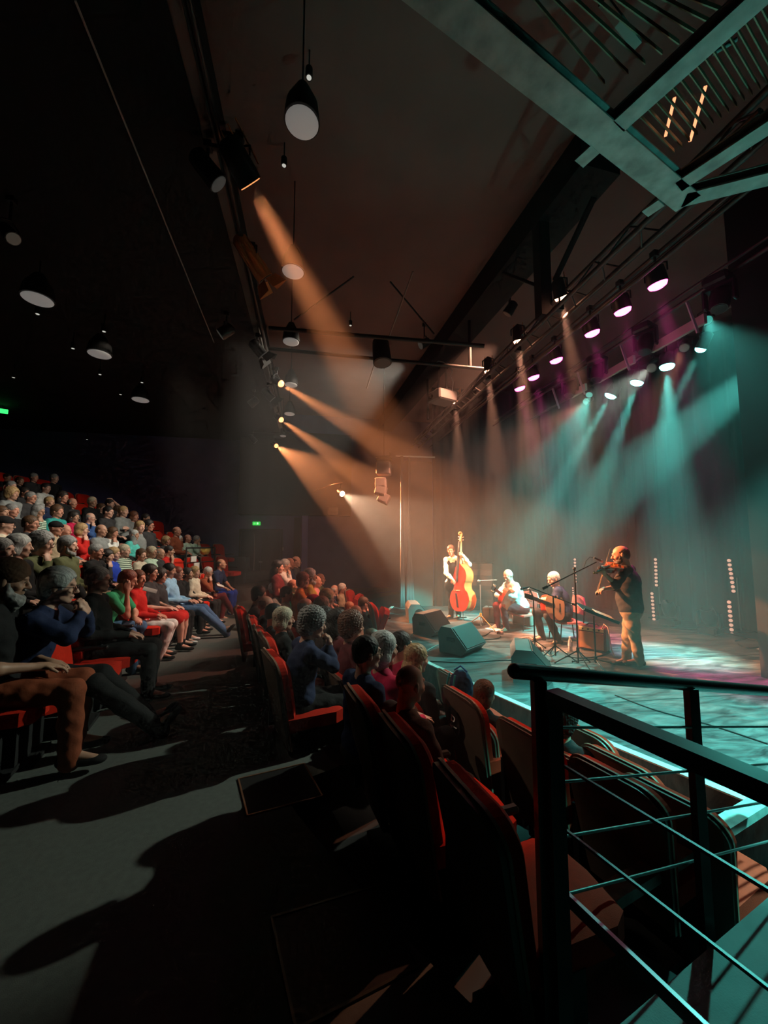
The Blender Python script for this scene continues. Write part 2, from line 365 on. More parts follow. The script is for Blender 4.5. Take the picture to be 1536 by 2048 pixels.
# ------------------------------------------------------------------ organic shapes: smooth unions meshed by surface nets
class SDF:
    """collects primitives; mesh(h) turns their smooth union into one continuous surface"""
    def __init__(s): s.p = []
    def cap(s, a, b, r0, r1=None, k=.02, op='u'):
        s.p.append(('c', np.array(a, float), np.array(b, float), r0, r0 if r1 is None else r1, k, op)); return s
    def ell(s, c, r, R=None, k=.02, op='u'):
        s.p.append(('e', np.array(c, float), np.array(r, float) if hasattr(r, '__len__') else np.array([r] * 3, float), None if R is None else np.array(R), 0, k, op)); return s
    def chain(s, pts, rs, k=.02):
        for i in range(len(pts) - 1): s.cap(pts[i], pts[i + 1], rs[i], rs[i + 1], k)
        return s
    def mesh(s, name, h=.012, wr=0.0, wf=40.0, post=None):
        lo = np.min([np.minimum(q[1], q[2]) - max(q[3], q[4]) if q[0] == 'c' else q[1] - q[2].max() for q in s.p if q[6] == 'u'], 0) - 3 * h - .01
        hi = np.max([np.maximum(q[1], q[2]) + max(q[3], q[4]) if q[0] == 'c' else q[1] + q[2].max() for q in s.p if q[6] == 'u'], 0) + 3 * h + .01
        n = np.ceil((hi - lo) / h).astype(int) + 1; g = np.full(n, .2, np.float32)
        ax = [lo[i] + h * np.arange(n[i]) for i in range(3)]
        for q in s.p:
            k = q[5]; pad = k + 3 * h
            if q[0] == 'c': bl = np.minimum(q[1] - q[3], q[2] - q[4]) - pad; bh = np.maximum(q[1] + q[3], q[2] + q[4]) + pad
            else: m = q[2].max() if q[3] is not None else q[2]; bl = q[1] - m - pad; bh = q[1] + m + pad
            i0 = np.clip(np.floor((bl - lo) / h).astype(int), 0, n); i1 = np.clip(np.ceil((bh - lo) / h).astype(int) + 1, 0, n)
            if (i1 <= i0).any(): continue
            X = ax[0][i0[0]:i1[0], None, None]; Y = ax[1][None, i0[1]:i1[1], None]; Z = ax[2][None, None, i0[2]:i1[2]]
            if q[0] == 'c':
                a, b = q[1], q[2]; ba = b - a; l2 = max(ba @ ba, 1e-9)
                t = np.clip(((X - a[0]) * ba[0] + (Y - a[1]) * ba[1] + (Z - a[2]) * ba[2]) / l2, 0, 1)
                d = np.sqrt((X - a[0] - t * ba[0]) ** 2 + (Y - a[1] - t * ba[1]) ** 2 + (Z - a[2] - t * ba[2]) ** 2) - (q[3] + t * (q[4] - q[3]))
            else:
                x, y, z = X - q[1][0], Y - q[1][1], Z - q[1][2]
                if q[3] is not None:
                    R = q[3]; x, y, z = (x * R[0, 0] + y * R[1, 0] + z * R[2, 0], x * R[0, 1] + y * R[1, 1] + z * R[2, 1], x * R[0, 2] + y * R[1, 2] + z * R[2, 2])
                r = q[2]; k0 = np.sqrt((x / r[0]) ** 2 + (y / r[1]) ** 2 + (z / r[2]) ** 2); k1 = np.sqrt((x / r[0] ** 2) ** 2 + (y / r[1] ** 2) ** 2 + (z / r[2] ** 2) ** 2)
                d = k0 * (k0 - 1) / np.maximum(k1, 1e-6)
            v = g[i0[0]:i1[0], i0[1]:i1[1], i0[2]:i1[2]]
            if q[6] == 'u':
                hh = np.maximum(k - np.abs(v - d), 0) / k; v[...] = np.minimum(v, d) - hh * hh * k * .25
            else:
                d = -d; hh = np.maximum(k - np.abs(v - d), 0) / k; v[...] = np.maximum(v, d) + hh * hh * k * .25
        if post is not None: g = post(g, ax[0][:, None, None], ax[1][None, :, None], ax[2][None, None, :])
        if wr < 0:
            X, Y, Z = ax[0][:, None, None], ax[1][None, :, None], ax[2][None, None, :]
            g = g + wr * (np.abs(np.sin(wf * X + 2.1 * np.sin(wf * .37 * Y + 1) + 1.3) * np.sin(wf * .9 * Y + 1.7 * np.sin(wf * .41 * Z)) * np.sin(wf * 1.1 * Z + 1.9 * np.sin(wf * .33 * X + 2))) ** .7 + .35 * np.sin(wf * 2.3 * X + 3 * Y) * np.sin(wf * 2.1 * Y + 5 * Z) * np.sin(wf * 2.2 * Z)) - wr * .3
        elif wr:
            X, Y, Z = ax[0][:, None, None], ax[1][None, :, None], ax[2][None, None, :]
            g = g + wr * (np.sin(wf * (X + .35 * Z) + 2 * np.sin(wf * .31 * Y + 9 * Z)) * np.sin(wf * .7 * (Z - .4 * Y) + 1.7 * np.sin(wf * .43 * X)) + .6 * np.sin(wf * 1.9 * (Z + .5 * X + .3 * Y)) * np.sin(wf * .8 * Y + 11 * X))
        g[0] = g[-1] = .2; g[:, 0] = g[:, -1] = .2; g[:, :, 0] = g[:, :, -1] = .2
        return nets(name, g, lo, h)
def nets(name, g, lo, h):
    s = g < 0; n = g.shape
    cn = np.zeros((n[0] - 1, n[1] - 1, n[2] - 1), np.int8)
    offs = [(i, j, k) for i in (0, 1) for j in (0, 1) for k in (0, 1)]
    for i, j, k in offs: cn += s[i:n[0] - 1 + i, j:n[1] - 1 + j, k:n[2] - 1 + k]
    I = np.argwhere((cn > 0) & (cn < 8)); cid = np.full(cn.shape, -1, np.int32); cid[I[:, 0], I[:, 1], I[:, 2]] = np.arange(len(I))
    val = {o: g[I[:, 0] + o[0], I[:, 1] + o[1], I[:, 2] + o[2]] for o in offs}
    acc = np.zeros((len(I), 3)); cnt = np.zeros(len(I))
    for o in offs:
        for a in range(3):
            if o[a] == 0:
                p = list(o); p[a] = 1; v0, v1 = val[o], val[tuple(p)]; m = (v0 < 0) != (v1 < 0)
                t = np.where(m, v0 / np.where(v0 - v1 == 0, 1, v0 - v1), 0); q = np.array(o, float)[None].repeat(len(I), 0); q[:, a] = t
                acc += q * m[:, None]; cnt += m
    V = lo + h * (I + acc / np.maximum(cnt, 1)[:, None])
    quads = []
    for a in range(3):
        b, c = (a + 1) % 3, (a + 2) % 3
        sl0 = [slice(1, n[i] - 1) for i in range(3)]; sl1 = list(sl0); sl0[a] = slice(0, n[a] - 1); sl1[a] = slice(1, n[a])
        s0, s1 = s[tuple(sl0)], s[tuple(sl1)]; E = np.argwhere(s0 != s1); sg = s0[E[:, 0], E[:, 1], E[:, 2]]
        E = E + np.array([0 if i == a else 1 for i in range(3)])
        def cell(db, dc):
            q = E.copy(); q[:, b] -= db; q[:, c] -= dc; return cid[q[:, 0], q[:, 1], q[:, 2]]
        Q = np.stack([cell(0, 0), cell(1, 0), cell(1, 1), cell(0, 1)], 1); Q[~sg] = Q[~sg][:, ::-1]; quads.append(Q)
    Q = np.concatenate(quads); Q = Q[(Q >= 0).all(1)]
    me = bpy.data.meshes.new(name); me.vertices.add(len(V)); me.vertices.foreach_set('co', V.astype(np.float32).ravel())
    me.loops.add(len(Q) * 4); me.loops.foreach_set('vertex_index', Q.astype(np.int32).ravel())
    me.polygons.add(len(Q)); me.polygons.foreach_set('loop_start', np.arange(0, len(Q) * 4, 4, dtype=np.int32))
    me.polygons.foreach_set('use_smooth', np.ones(len(Q), bool)); me.update(calc_edges=True); return me
def A(v): return np.array(v, float)
def rotm(yaw=0, pitch=0, roll=0):        # local axes x fwd, y left, z up; +pitch nods down
    return np.array((Matrix.Rotation(math.radians(yaw), 3, 'Z') @ Matrix.Rotation(math.radians(pitch), 3, 'Y') @ Matrix.Rotation(math.radians(roll), 3, 'X')))
def head_sdf(D, c, R, s=1.0):
    def P(x, y, z): return c + s * (R @ A((x, y, z)))
    D.ell(P(-.014, 0, .030), A((.098, .076, .090)) * s, R, .02); D.ell(P(.024, 0, -.038), A((.064, .058, .078)) * s, R, .03)
    D.cap(P(.03, .04, -.075), P(.068, .0, -.098), .016 * s, .018 * s, .02); D.cap(P(.03, -.04, -.075), P(.068, .0, -.098), .016 * s, .018 * s, .02)
    D.cap(P(.078, .030, .026), P(.084, -.030, .026), .013 * s, .013 * s, .012)
    for y in (-1, 1):
        D.ell(P(.094, y * .031, .004), A((.016, .019, .012)) * s, R, .012, 's')
        D.ell(P(.076, y * .031, .003), .0135 * s, None, .003)
        D.ell(P(-.006, y * .078, -.008), A((.019, .009, .032)) * s, R, .006); D.ell(P(.066, y * .040, -.028), .020 * s, None, .02)
    D.cap(P(.090, 0, .012), P(.112, 0, -.026), .008 * s, .0135 * s, .008); D.cap(P(.098, .010, -.030), P(.098, -.010, -.030), .0095 * s, .0095 * s, .006)
    D.ell(P(.088, 0, -.056), A((.014, .024, .007)) * s, R, .004); D.ell(P(.086, 0, -.069), A((.013, .020, .007)) * s, R, .004)
    D.cap(P(.103, .022, -.0625), P(.103, -.022, -.0625), .003 * s, .003 * s, .003, 's')
def hand_sdf(D, w, f, nrm, curl=30, spread=1.0, s=1.0, fr=.0088, side=1):
    f = A(f) / np.linalg.norm(f); nrm = A(nrm); nrm = nrm - f * (nrm @ f); nrm /= np.linalg.norm(nrm); sd = np.cross(nrm, f) * side   # sd points to the thumb
    D.ell(w + f * .045 * s, A((.052, .040, .016)) * s, np.stack([f, sd, nrm], 1), .012); D.cap(w - f * .01, w + f * .03 * s, .024 * s, .026 * s, .015)
    def bend(v, a): a = math.radians(a); return v * math.cos(a) + nrm * math.sin(a)
    for i, (y, L_) in enumerate(((.030, .072), (.010, .080), (-.010, .075), (-.029, .058))):
        b = w + f * (.082 - .006 * abs(i - 1)) * s + sd * y * s * spread; d0 = f + sd * (y * 3 * (spread - .6)); d0 /= np.linalg.norm(d0)
        c1 = curl * (.8 + .12 * i); p1 = b + bend(d0, c1 * .6) * L_ * .45 * s; p2 = p1 + bend(d0, c1 * 1.5) * L_ * .32 * s; p3 = p2 + bend(d0, c1 * 2.1) * L_ * .24 * s
        D.cap(b - f * .02 * s, b, fr * s * 1.1, fr * s * 1.1, .006); D.cap(b, p1, fr * s * 1.05, fr * s, .004); D.cap(p1, p2, fr * s, fr * s * .92, .003); D.cap(p2, p3, fr * s * .92, fr * s * .78, .003)
    b = w + f * .022 * s + sd * .030 * s; t1 = b + (f * .55 + sd * .65 + nrm * .25) * .040 * s; t2 = t1 + (f * .85 + sd * .25 + nrm * .45) * .034 * s
    D.cap(b, t1, .0125 * s, .011 * s, .008); D.cap(t1, t2, .0105 * s, .0085 * s, .004)
def figure(J, h=.012, sleeve='long', wr=.002, fr=.0088, fat=1.0, waistcoat=False, skirt=False, collar=False, parts=('body', 'top', 'legs', 'shoes')):
    """J: joints of one figure (x forward, y left, z up, metres). Returns meshes of body, shirt, trousers and shoes."""
    o = {}; j = {k: A(v) for k, v in J.items() if k not in ('R', 'hands', 'feet')}; R = J['R']
    hip = (j['hipL'] + j['hipR']) / 2; ch = j['chest']; nk = j['neck']; hd = j['head']; up = nk - hip; up /= np.linalg.norm(up)
    side = j['shL'] - j['shR']; side /= np.linalg.norm(side); fwd = np.cross(side, up); Rt = np.stack([fwd, side, up], 1)
    if 'body' in parts:
        D = SDF(); head_sdf(D, hd, R, J.get('hs', 1.0)); nb = hd + R @ A((-.028, 0, -.06))
        D.cap(nb, nk, .052, .058, .03); D.ell(ch, A((.095 * fat, .150, .17)), Rt, .05); D.cap(hip + side * .07, hip - side * .07, .105, .105, .05); D.cap(hip, ch, .11 * fat, .115 * fat, .05)
        for q, sh, el, wrj, hp, kn, an in (('L', 'shL', 'elL', 'wrL', 'hipL', 'knL', 'anL'), ('R', 'shR', 'elR', 'wrR', 'hipR', 'knR', 'anR')):
            D.cap(nk - up * .03, j[sh], .045, .052, .04); m = (j[sh] + j[el]) / 2; D.chain([j[sh], m, j[el]], [.050, .045, .036], .03)
            m = j[el] * .7 + j[wrj] * .3; D.chain([j[el], m, j[wrj]], [.036, .037, .023], .02)
            fd, nr, cu = J['hands'][q]; hand_sdf(D, j[wrj], fd, nr, cu, fr=fr, side=1 if q == 'R' else -1)
            D.chain([j[hp], (j[hp] + j[kn]) / 2, j[kn]], [.085, .070, .052], .03); m = j[kn] * .65 + j[an] * .35; D.chain([j[kn], m, j[an]], [.050, .052, .033], .02)
            ft = A(J['feet'][q]); D.cap(j[an], j[an] + ft * .14 - A((0, 0, .045)), .034, .024, .02)
        o['body'] = D.mesh('body', h)
    if 'top' in parts:
        D = SDF(); k = .04; c_ = .012
        D.ell(ch, A((.115 * fat, .170, .18)), Rt, k); D.cap(hip + side * .07 + up * .06, hip - side * .07 + up * .06, .125 * fat, .125 * fat, .05); D.cap(hip + up * .05, ch, .125 * fat, .130 * fat, .05)
        if fat > 1.1: D.ell((hip * .55 + ch * .45) + fwd * .03, A((.13 * fat, .15 * fat, .15)), Rt, .05)
        D.cap(nk - up * .025 - side * .03, nk - up * .025 + side * .03, .062, .062, .03)
        for sh, el, wrj in (('shL', 'elL', 'wrL'), ('shR', 'elR', 'wrR')):
            D.cap(nk - up * .045, j[sh], .052, .066, .04); m = (j[sh] + j[el]) / 2
            if sleeve == 'short': D.cap(j[sh], j[sh] * .32 + j[el] * .68, .066, .058, .03)
            elif sleeve == 'rolled': D.chain([j[sh], m, j[el], j[el] * .72 + j[wrj] * .28], [.066, .058, .052, .050], .03)
            else: D.chain([j[sh], m, j[el], (j[el] + j[wrj]) / 2, j[wrj] * .97 + j[el] * .03], [.066, .057, .050, .045, .036], .03)
        D.ell(nk + up * .045 + fwd * .02, A((.055, .052, .05)), Rt, .012, 's')
        if collar: D.cap(nk + up * .012 + side * .045, nk + fwd * .055 - up * .01, .014, .010, .01); D.cap(nk + up * .012 - side * .045, nk + fwd * .055 - up * .01, .014, .010, .01)
        o['shirt'] = D.mesh('shirt', h, wr)
        if waistcoat:
            D = SDF(); D.ell(ch, A((.123 * fat, .172, .175)), Rt, k); D.cap(hip + side * .07 + up * .04, hip - side * .07 + up * .04, .132 * fat, .132 * fat, .05); D.cap(hip + up * .03, ch, .133 * fat, .138 * fat, .05)
            D.cap(nk - up * .05 + side * .09, nk - up * .15 + side * .11 + fwd * .05, .05, .05, .02); D.cap(nk - up * .05 - side * .09, nk - up * .15 - side * .11 + fwd * .05, .05, .05, .02)
            D.cap(nk + up * .04 + fwd * .1, nk - up * .17 + fwd * .16, .085, .03, .01, 's')
            for sh in ('shL', 'shR'): D.ell(j[sh] - up * .02, .075, None, .01, 's')
            o['waistcoat'] = D.mesh('waistcoat', h)
    if 'legs' in parts:
        D = SDF(); D.cap(hip + side * .075, hip - side * .075, .128, .128, .05); D.cap(hip + up * .07, hip, .118 * fat, .125, .05)
        if skirt:
            for hp, kn in (('hipL', 'knL'), ('hipR', 'knR')): D.cap(j[hp], j[hp] * .1 + j[kn] * .9, .115, .10, .08)
            D.cap((j['hipL'] + j['hipR']) / 2, (j['knL'] + j['knR']) / 2 - (j['knL'] - j['hipL']) * .1, .11, .09, .08)
        else:
            for hp, kn, an in (('hipL', 'knL', 'anL'), ('hipR', 'knR', 'anR')):
                D.chain([j[hp], (j[hp] + j[kn]) / 2, j[kn], (j[kn] + j[an]) / 2, j[an] + (j[an] - j[kn]) * .11], [.102, .087, .069, .064, .060], .03)
        o['trousers'] = D.mesh('skirt' if skirt else 'trousers', h, wr)
    if 'shoes' in parts:
        for q, an in (('L', 'anL'), ('R', 'anR')):
            ft = A(J['feet'][q]); ft = ft / np.linalg.norm(ft); a = j[an]; dn = A((0, 0, -1.0)); dn = dn - ft * (dn @ ft); dn /= np.linalg.norm(dn)
            D = SDF(); D.cap(a + dn * .035 - ft * .035, a + dn * .050 + ft * .10, .040, .033, .03); D.ell(a + dn * .052 + ft * .150, A((.055, .044, .026)), np.stack([ft, np.cross(dn, ft), dn], 1), .02); D.cap(a - dn * .02, a + dn * .03, .047, .046, .02)
            D.cap(a + dn * .112 - ft * .12, a + dn * .112 + ft * .26, .035, .035, .004, 's')
            o['shoe' + q] = D.mesh('shoe', h)
    return o
# ---- hair, beards, hats, glasses in the head's own frame
def hair_mesh(kind, h=.009):
    D = SDF(); wr, wf = .0018, 150.0
    def face(D, z=.075, x=.045): D.ell((x + .075, 0, z - .115), (.085, .10, .115), None, .01, 's')
    if kind == 'short':
        D.ell((-.018, 0, .038), (.106, .084, .096), None, .02); D.ell((-.06, 0, -.02), (.050, .066, .065), None, .03); face(D); D.ell((.02, .0, -.12), (.14, .14, .085), None, .01, 's')
    elif kind == 'thick':
        D.ell((-.022, 0, .045), (.115, .094, .104), None, .02); D.ell((-.06, 0, -.03), (.060, .078, .08), None, .03); face(D, .085); wr = -.004; wf = 170
    elif kind == 'curly':
        D.ell((-.024, 0, .045), (.128, .108, .115), None, .02); D.ell((-.055, 0, -.03), (.08, .098, .09), None, .03); face(D, .085, .055); wr = -.012; wf = 125
    elif kind == 'bob':
        D.ell((-.020, 0, .040), (.112, .092, .100), None, .02); D.ell((-.035, .0, -.05), (.085, .098, .085), None, .03); face(D, .065, .038); wr = -.005; wf = 140
    elif kind == 'long':
        D.ell((-.020, 0, .040), (.112, .090, .100), None, .02); D.ell((-.045, .0, -.07), (.078, .098, .12), None, .03); D.cap((-.07, 0, -.08), (-.075, 0, -.24), .075, .065, .03); face(D, .065, .038); wr = .0025
    elif kind == 'bun':
        D.ell((-.018, 0, .038), (.106, .084, .096), None, .02); D.ell((-.06, 0, -.01), (.050, .066, .055), None, .03); D.ell((-.115, 0, .06), .045, None, .01); face(D); D.ell((.02, .0, -.12), (.14, .14, .085), None, .01, 's')
    elif kind == 'fringe':      # bald crown, hair round the sides and back
        D.ell((-.020, 0, .022), (.0965, .0805, .082), None, .02); D.ell((-.06, 0, -.025), (.046, .063, .05), None, .03); face(D, .09, .0); D.ell((.006, 0, .125), (.135, .082, .082), None, .012, 's'); D.ell((.04, .0, -.13), (.13, .14, .085), None, .01, 's')
    elif kind == 'cap':
        D.ell((-.012, 0, .048), (.108, .086, .085), None, .02); D.cap((.085, .03, .052), (.085, -.03, .052), .018, .018, .02); D.ell((.0, 0, -.06), (.2, .2, .09), None, .006, 's'); wr = .0006
    elif kind == 'beanie':
        D.ell((-.016, 0, .05), (.112, .09, .10), None, .02); D.ell((-.06, 0, .0), (.060, .076, .06), None, .03); face(D, .06, .06); wr = .0012; wf = 200
    elif kind == 'beard':
        D.cap((.03, .045, -.075), (.072, 0, -.105), .028, .032, .02); D.cap((.03, -.045, -.075), (.072, 0, -.105), .028, .032, .02); D.cap((.02, .062, -.02), (.03, .048, -.08), .014, .022, .02); D.cap((.02, -.062, -.02), (.03, -.048, -.08), .014, .022, .02)
        D.cap((.095, .018, -.045), (.095, -.018, -.045), .009, .009, .01); D.ell((.105, 0, -.064), (.016, .018, .006), None, .004, 's'); wr = .003; wf = 120
    elif kind == 'longbeard':
        D.cap((.03, .045, -.075), (.072, 0, -.12), .030, .040, .02); D.cap((.03, -.045, -.075), (.072, 0, -.12), .030, .040, .02); D.cap((.07, 0, -.12), (.07, 0, -.17), .04, .02, .02); D.cap((.095, .018, -.045), (.095, -.018, -.045), .010, .010, .01); D.cap((.02, .062, -.02), (.03, .048, -.08), .014, .022, .02); D.cap((.02, -.062, -.02), (.03, -.048, -.08), .014, .022, .02); wr = .003; wf = 120
    return D.mesh(kind, h, wr, wf)
HAIR = {}
def hair(kind, fine=False):
    k = (kind, fine)
    if k not in HAIR: HAIR[k] = hair_mesh(kind, .006 if fine else .010)
    return HAIR[k]
def glasses_mesh():
    mb = MB()
    for y in (-1, 1):
        mb.torus((.108, y * .032, .002), .024, .0022, (1, 0, 0)); mb.tube([(.106, y * .056, .006), (.05, y * .078, .006), (-.01, y * .086, .0), (-.03, y * .084, -.012)], .0022, 6)
    mb.tube([(.108, -.009, .006), (.113, 0, .009), (.108, .009, .006)], .0022, 6); return mb.mesh('glasses')
GLASSES = glasses_mesh()
def eyes_mesh():
    mb = MB()
    for y in (-1, 1): mb.ball((.0845, y * .031, .003), .0065, 10)
    return mb.mesh('eye')
EYES = eyes_mesh()
SKIN = [mat('skin_fair', (.62, .36, .27), .5, noise=.08, nscale=14), mat('skin_ruddy', (.55, .26, .18), .5, noise=.1, nscale=14), mat('skin_tan', (.45, .25, .17), .5, noise=.08, nscale=14)]
HCOL = dict(grey=(.24, .24, .235), white=(.62, .61, .58), silver=(.42, .44, .43), brown=(.09, .045, .022), black=(.012, .010, .010), dark=(.025, .018, .015), blond=(.40, .26, .12), red=(.20, .05, .03), auburn=(.14, .05, .025), cream=(.48, .42, .30), orange=(.30, .11, .05))
TCOL = dict(black=(.010, .010, .011), charcoal=(.035, .035, .038), navy=(.015, .025, .07), blue=(.04, .10, .28), teal=(.03, .30, .28), turquoise=(.10, .55, .50), green=(.03, .32, .14), olive=(.09, .10, .045), red=(.50, .015, .012), crimson=(.45, .01, .06), rust=(.25, .06, .025), brown=(.09, .05, .03), beige=(.42, .33, .22), cream=(.62, .56, .44), white=(.72, .74, .72), pale_blue=(.25, .50, .72), grey=(.22, .24, .24), pale_green=(.45, .62, .50), yellow=(.65, .48, .10), orange=(.6, .2, .04), pink=(.65, .25, .25), jeans=(.06, .13, .25), royal=(.02, .06, .45), khaki=(.26, .21, .14), maroon=(.12, .015, .02), striped=(.7, .7, .7))
def cloth(c):
    key = ('cloth', c)
    if key not in M_:
        if c == 'striped':
            m, nt, b = new_mat('striped_cloth'); N = nt.nodes; tc = N.new('ShaderNodeTexCoord'); wv = N.new('ShaderNodeTexWave'); wv.bands_direction = 'Z'; wv.inputs['Scale'].default_value = 9; wv.inputs['Distortion'].default_value = .6
            r = N.new('ShaderNodeValToRGB'); r.color_ramp.interpolation = 'CONSTANT'; r.color_ramp.elements[0].color = (.02, .05, .03, 1); r.color_ramp.elements[1].position = .5; r.color_ramp.elements[1].color = (.6, .75, .6, 1)
            nt.links.new(tc.outputs['Object'], wv.inputs[0]); nt.links.new(wv.outputs['Color'], r.inputs[0]); nt.links.new(r.outputs[0], b.inputs['Base Color']); b.inputs['Roughness'].default_value = .85; M_[key] = m
        else: M_[key] = mat('cloth_' + c, TCOL[c], .85, noise=.12, nscale=20, bump=.25, bscale=45, spec=.25)
    return M_[key]
def hmat(c):
    key = ('hair', c)
    if key not in M_: 
        m = M_[key] = mat('hair_' + c, HCOL[c], .55, noise=.45, nscale=55, bump=.4, bscale=110); nt = m.node_tree; mp = nt.nodes.new('ShaderNodeMapping'); mp.inputs['Scale'].default_value = (.35, 1.6, .35)
        tc = [n for n in nt.nodes if n.type == 'TEX_COORD'][0]; ls = [l.to_socket for l in tc.outputs['Object'].links]; nt.links.new(tc.outputs['Object'], mp.inputs[0])
        for sk in ls: nt.links.new(mp.outputs[0], sk)
    return M_[key]
GLM = mat('glasses_frame', (.01, .01, .01), .3); EYM = mat('eye_dark', (.02, .015, .012), .2)
# ------------------------------------------------------------------ poses (seated: origin on the floor under the hips, x forward)
def seat_pose(lean=8, hy=0, hp=5, arms='lap', legs='flat', sh=.50, side=0, roll=0):
    le = math.radians(lean); up = A((-math.sin(-le), 0, math.cos(le))) if False else A((math.sin(le), 0, math.cos(le)))
    hip = A((0.0, 0, sh)); side_v = A((0, 1, 0))
    if side: up = up + A((0, side, 0)); up /= np.linalg.norm(up)
    J = {}; J['hipL'] = hip + (.02, .085, 0); J['hipR'] = hip + (.02, -.085, 0)
    ch = hip + up * .33; nk = hip + up * .525; J['chest'] = ch; J['neck'] = nk
    J['R'] = rotm(hy, hp, roll); J['head'] = nk + up * .085 + J['R'] @ A((.03, 0, .075))
    for q, s in (('L', 1), ('R', -1)): J['sh' + q] = nk - up * .065 + side_v * s * .175
    kz = sh - .02
    LG = {'flat': (((.46, .12, kz), (.44, .12, .09)), ((.46, -.12, kz), (.47, -.12, .09))),
          'out': (((.47, .10, kz), (.80, .12, .10)), ((.47, -.10, kz - .01), (.86, -.06, .10))),
          'crossed': (((.46, .08, kz + .02), (.42, .05, .09)), ((.46, .00, kz + .13), (.62, .16, .22))),
          'apart': (((.45, .20, kz), (.43, .22, .09)), ((.45, -.20, kz), (.50, -.20, .09))),
          'tucked': (((.45, .10, kz), (.32, .10, .09)), ((.45, -.10, kz), (.36, -.11, .09)))}[legs]
    for q, (kn, an) in zip('LR', LG): J['kn' + q] = A(kn); J['an' + q] = A(an)
    J['feet'] = {'L': A((1, .1, 0)), 'R': A((1, -.1, 0))}
    if legs == 'out': J['feet'] = {'L': A((.75, .1, .55)), 'R': A((.6, -.1, .75))}
    if legs == 'crossed': J['feet']['R'] = A((.8, .1, -.35))
    H = {}
    def arm(q, el, wr, fd, nr, cu): J['el' + q] = A(el); J['wr' + q] = A(wr); H[q] = (A(fd), A(nr), cu)
    sL, sR = J['shL'], J['shR']; lx = up[0] * .5
    if arms == 'lap':
        arm('L', sL + (.03 - .0, .06, -.27), (.27 + lx * .3, .07, sh + .13), (.8, -.5, -.15), (0, 0, -1), 25); arm('R', sR + (.03, -.06, -.27), (.28 + lx * .3, -.08, sh + .14), (.8, .5, -.2), (0, 0, -1), 30)
    elif arms == 'chinR':
        arm('L', sL + (.04, .05, -.27), (.25 + lx * .3, -.02, sh + .16), (.5, -.8, -.1), (0, 0, -1), 25)
        hh = J['head'] + J['R'] @ A((.085, -.035, -.13)); arm('R', (sR + hh) / 2 + A((.12, -.05, -.23)), hh + A((.02, -.03, -.08)), (-.1, .25, 1), (-.8, .4, 0), 55)
    elif arms == 'headL':
        hh = J['head'] + J['R'] @ A((.03, .095, -.08)); arm('L', A((.42, .14, sh + .10)) * .8 + (sL + hh) / 2 * .2, hh + A((.03, .02, -.06)), (-.1, -.05, 1), (-.3, -1, 0), 18)
        arm('R', sR + (.16, -.03, -.24), (.42, -.05, sh + .12), (.6, .6, -.3), (0, 0, -1), 35)
    elif arms == 'headR':
        hh = J['head'] + J['R'] @ A((.03, -.095, -.08)); arm('R', A((.42, -.14, sh + .10)) * .8 + (sR + hh) / 2 * .2, hh + A((.03, -.02, -.06)), (-.1, .05, 1), (-.3, 1, 0), 18)
        arm('L', sL + (.16, .03, -.24), (.42, .05, sh + .12), (.6, -.6, -.3), (0, 0, -1), 35)
    elif arms == 'crossed':
        arm('L', sL + (.07, .05, -.26), ch + (.19, -.10, -.05), (0, -1, .1), (-1, 0, 0), 20); arm('R', sR + (.07, -.05, -.25), ch + (.17, .10, -.08), (0, 1, .1), (-1, 0, 0), 20)
    elif arms == 'handsup':       # both hands clasped before the mouth
        hh = J['head'] + J['R'] @ A((.13, 0, -.11))
        arm('R', (sR + hh) / 2 + A((.10, -.10, -.16)), hh + A((.03, -.03, -.07)), (.0, .25, 1), (-.9, .3, 0), 75); arm('L', (sL + hh) / 2 + A((.12, .08, -.18)), hh + A((.05, .035, -.085)), (-.05, -.3, 1), (-.9, -.3, 0), 60)
    elif arms == 'knees':
        arm('L', sL + (.10, .06, -.25), (.36, .12, sh + .10), (.9, -.2, -.4), (0, 0, -1), 25); arm('R', sR + (.10, -.06, -.25), (.36, -.12, sh + .10), (.9, .2, -.4), (0, 0, -1), 25)
    elif arms == 'clap':
        arm('L', sL + (.10, .04, -.24), (.38, .04, sh + .30), (.8, -.3, .3), (0, -1, 0), 15); arm('R', sR + (.10, -.04, -.24), (.38, -.05, sh + .30), (.8, .3, .3), (0, 1, 0), 15)
    elif arms == 'raised':
        arm('L', sL + (.05, .14, .16), J['head'] + (-.02, .06, .13), (0, -1, .1), (0, 0, -1), 20); arm('R', sR + (.04, -.05, -.27), (.26, -.04, sh + .15), (.8, .4, -.15), (0, 0, -1), 25)
    J['hands'] = H; return J
POSES = {'lap': dict(lean=-6, arms='lap'), 'lapL': dict(lean=-8, arms='lap', hy=20), 'lapR': dict(lean=-4, arms='lap', hy=-22, legs='tucked'), 'cross': dict(lean=-10, arms='crossed', legs='crossed'),
         'chin': dict(lean=4, arms='chinR', legs='crossed', hp=8), 'chinL': dict(lean=0, arms='chinR', hy=18), 'head': dict(lean=28, arms='headR', legs='apart', hp=18), 'knees': dict(lean=14, arms='knees', legs='flat', hp=-2), 'out': dict(lean=-14, arms='lap', legs='out', hp=12), 'raised': dict(lean=-8, arms='raised')}
FIG = {}
def fig(pose, sleeve='long', skirt=False, fine=False, **kw):
    key = (pose, sleeve, skirt, fine)
    if key not in FIG:
        J = seat_pose(**POSES[pose]) if isinstance(pose, str) else pose
        FIG[key] = (J, figure(J, .007 if fine else .0125, sleeve, .0028 if fine else .0025, .0088 if fine else .0105, skirt=skirt, **kw))
    return FIG[key]
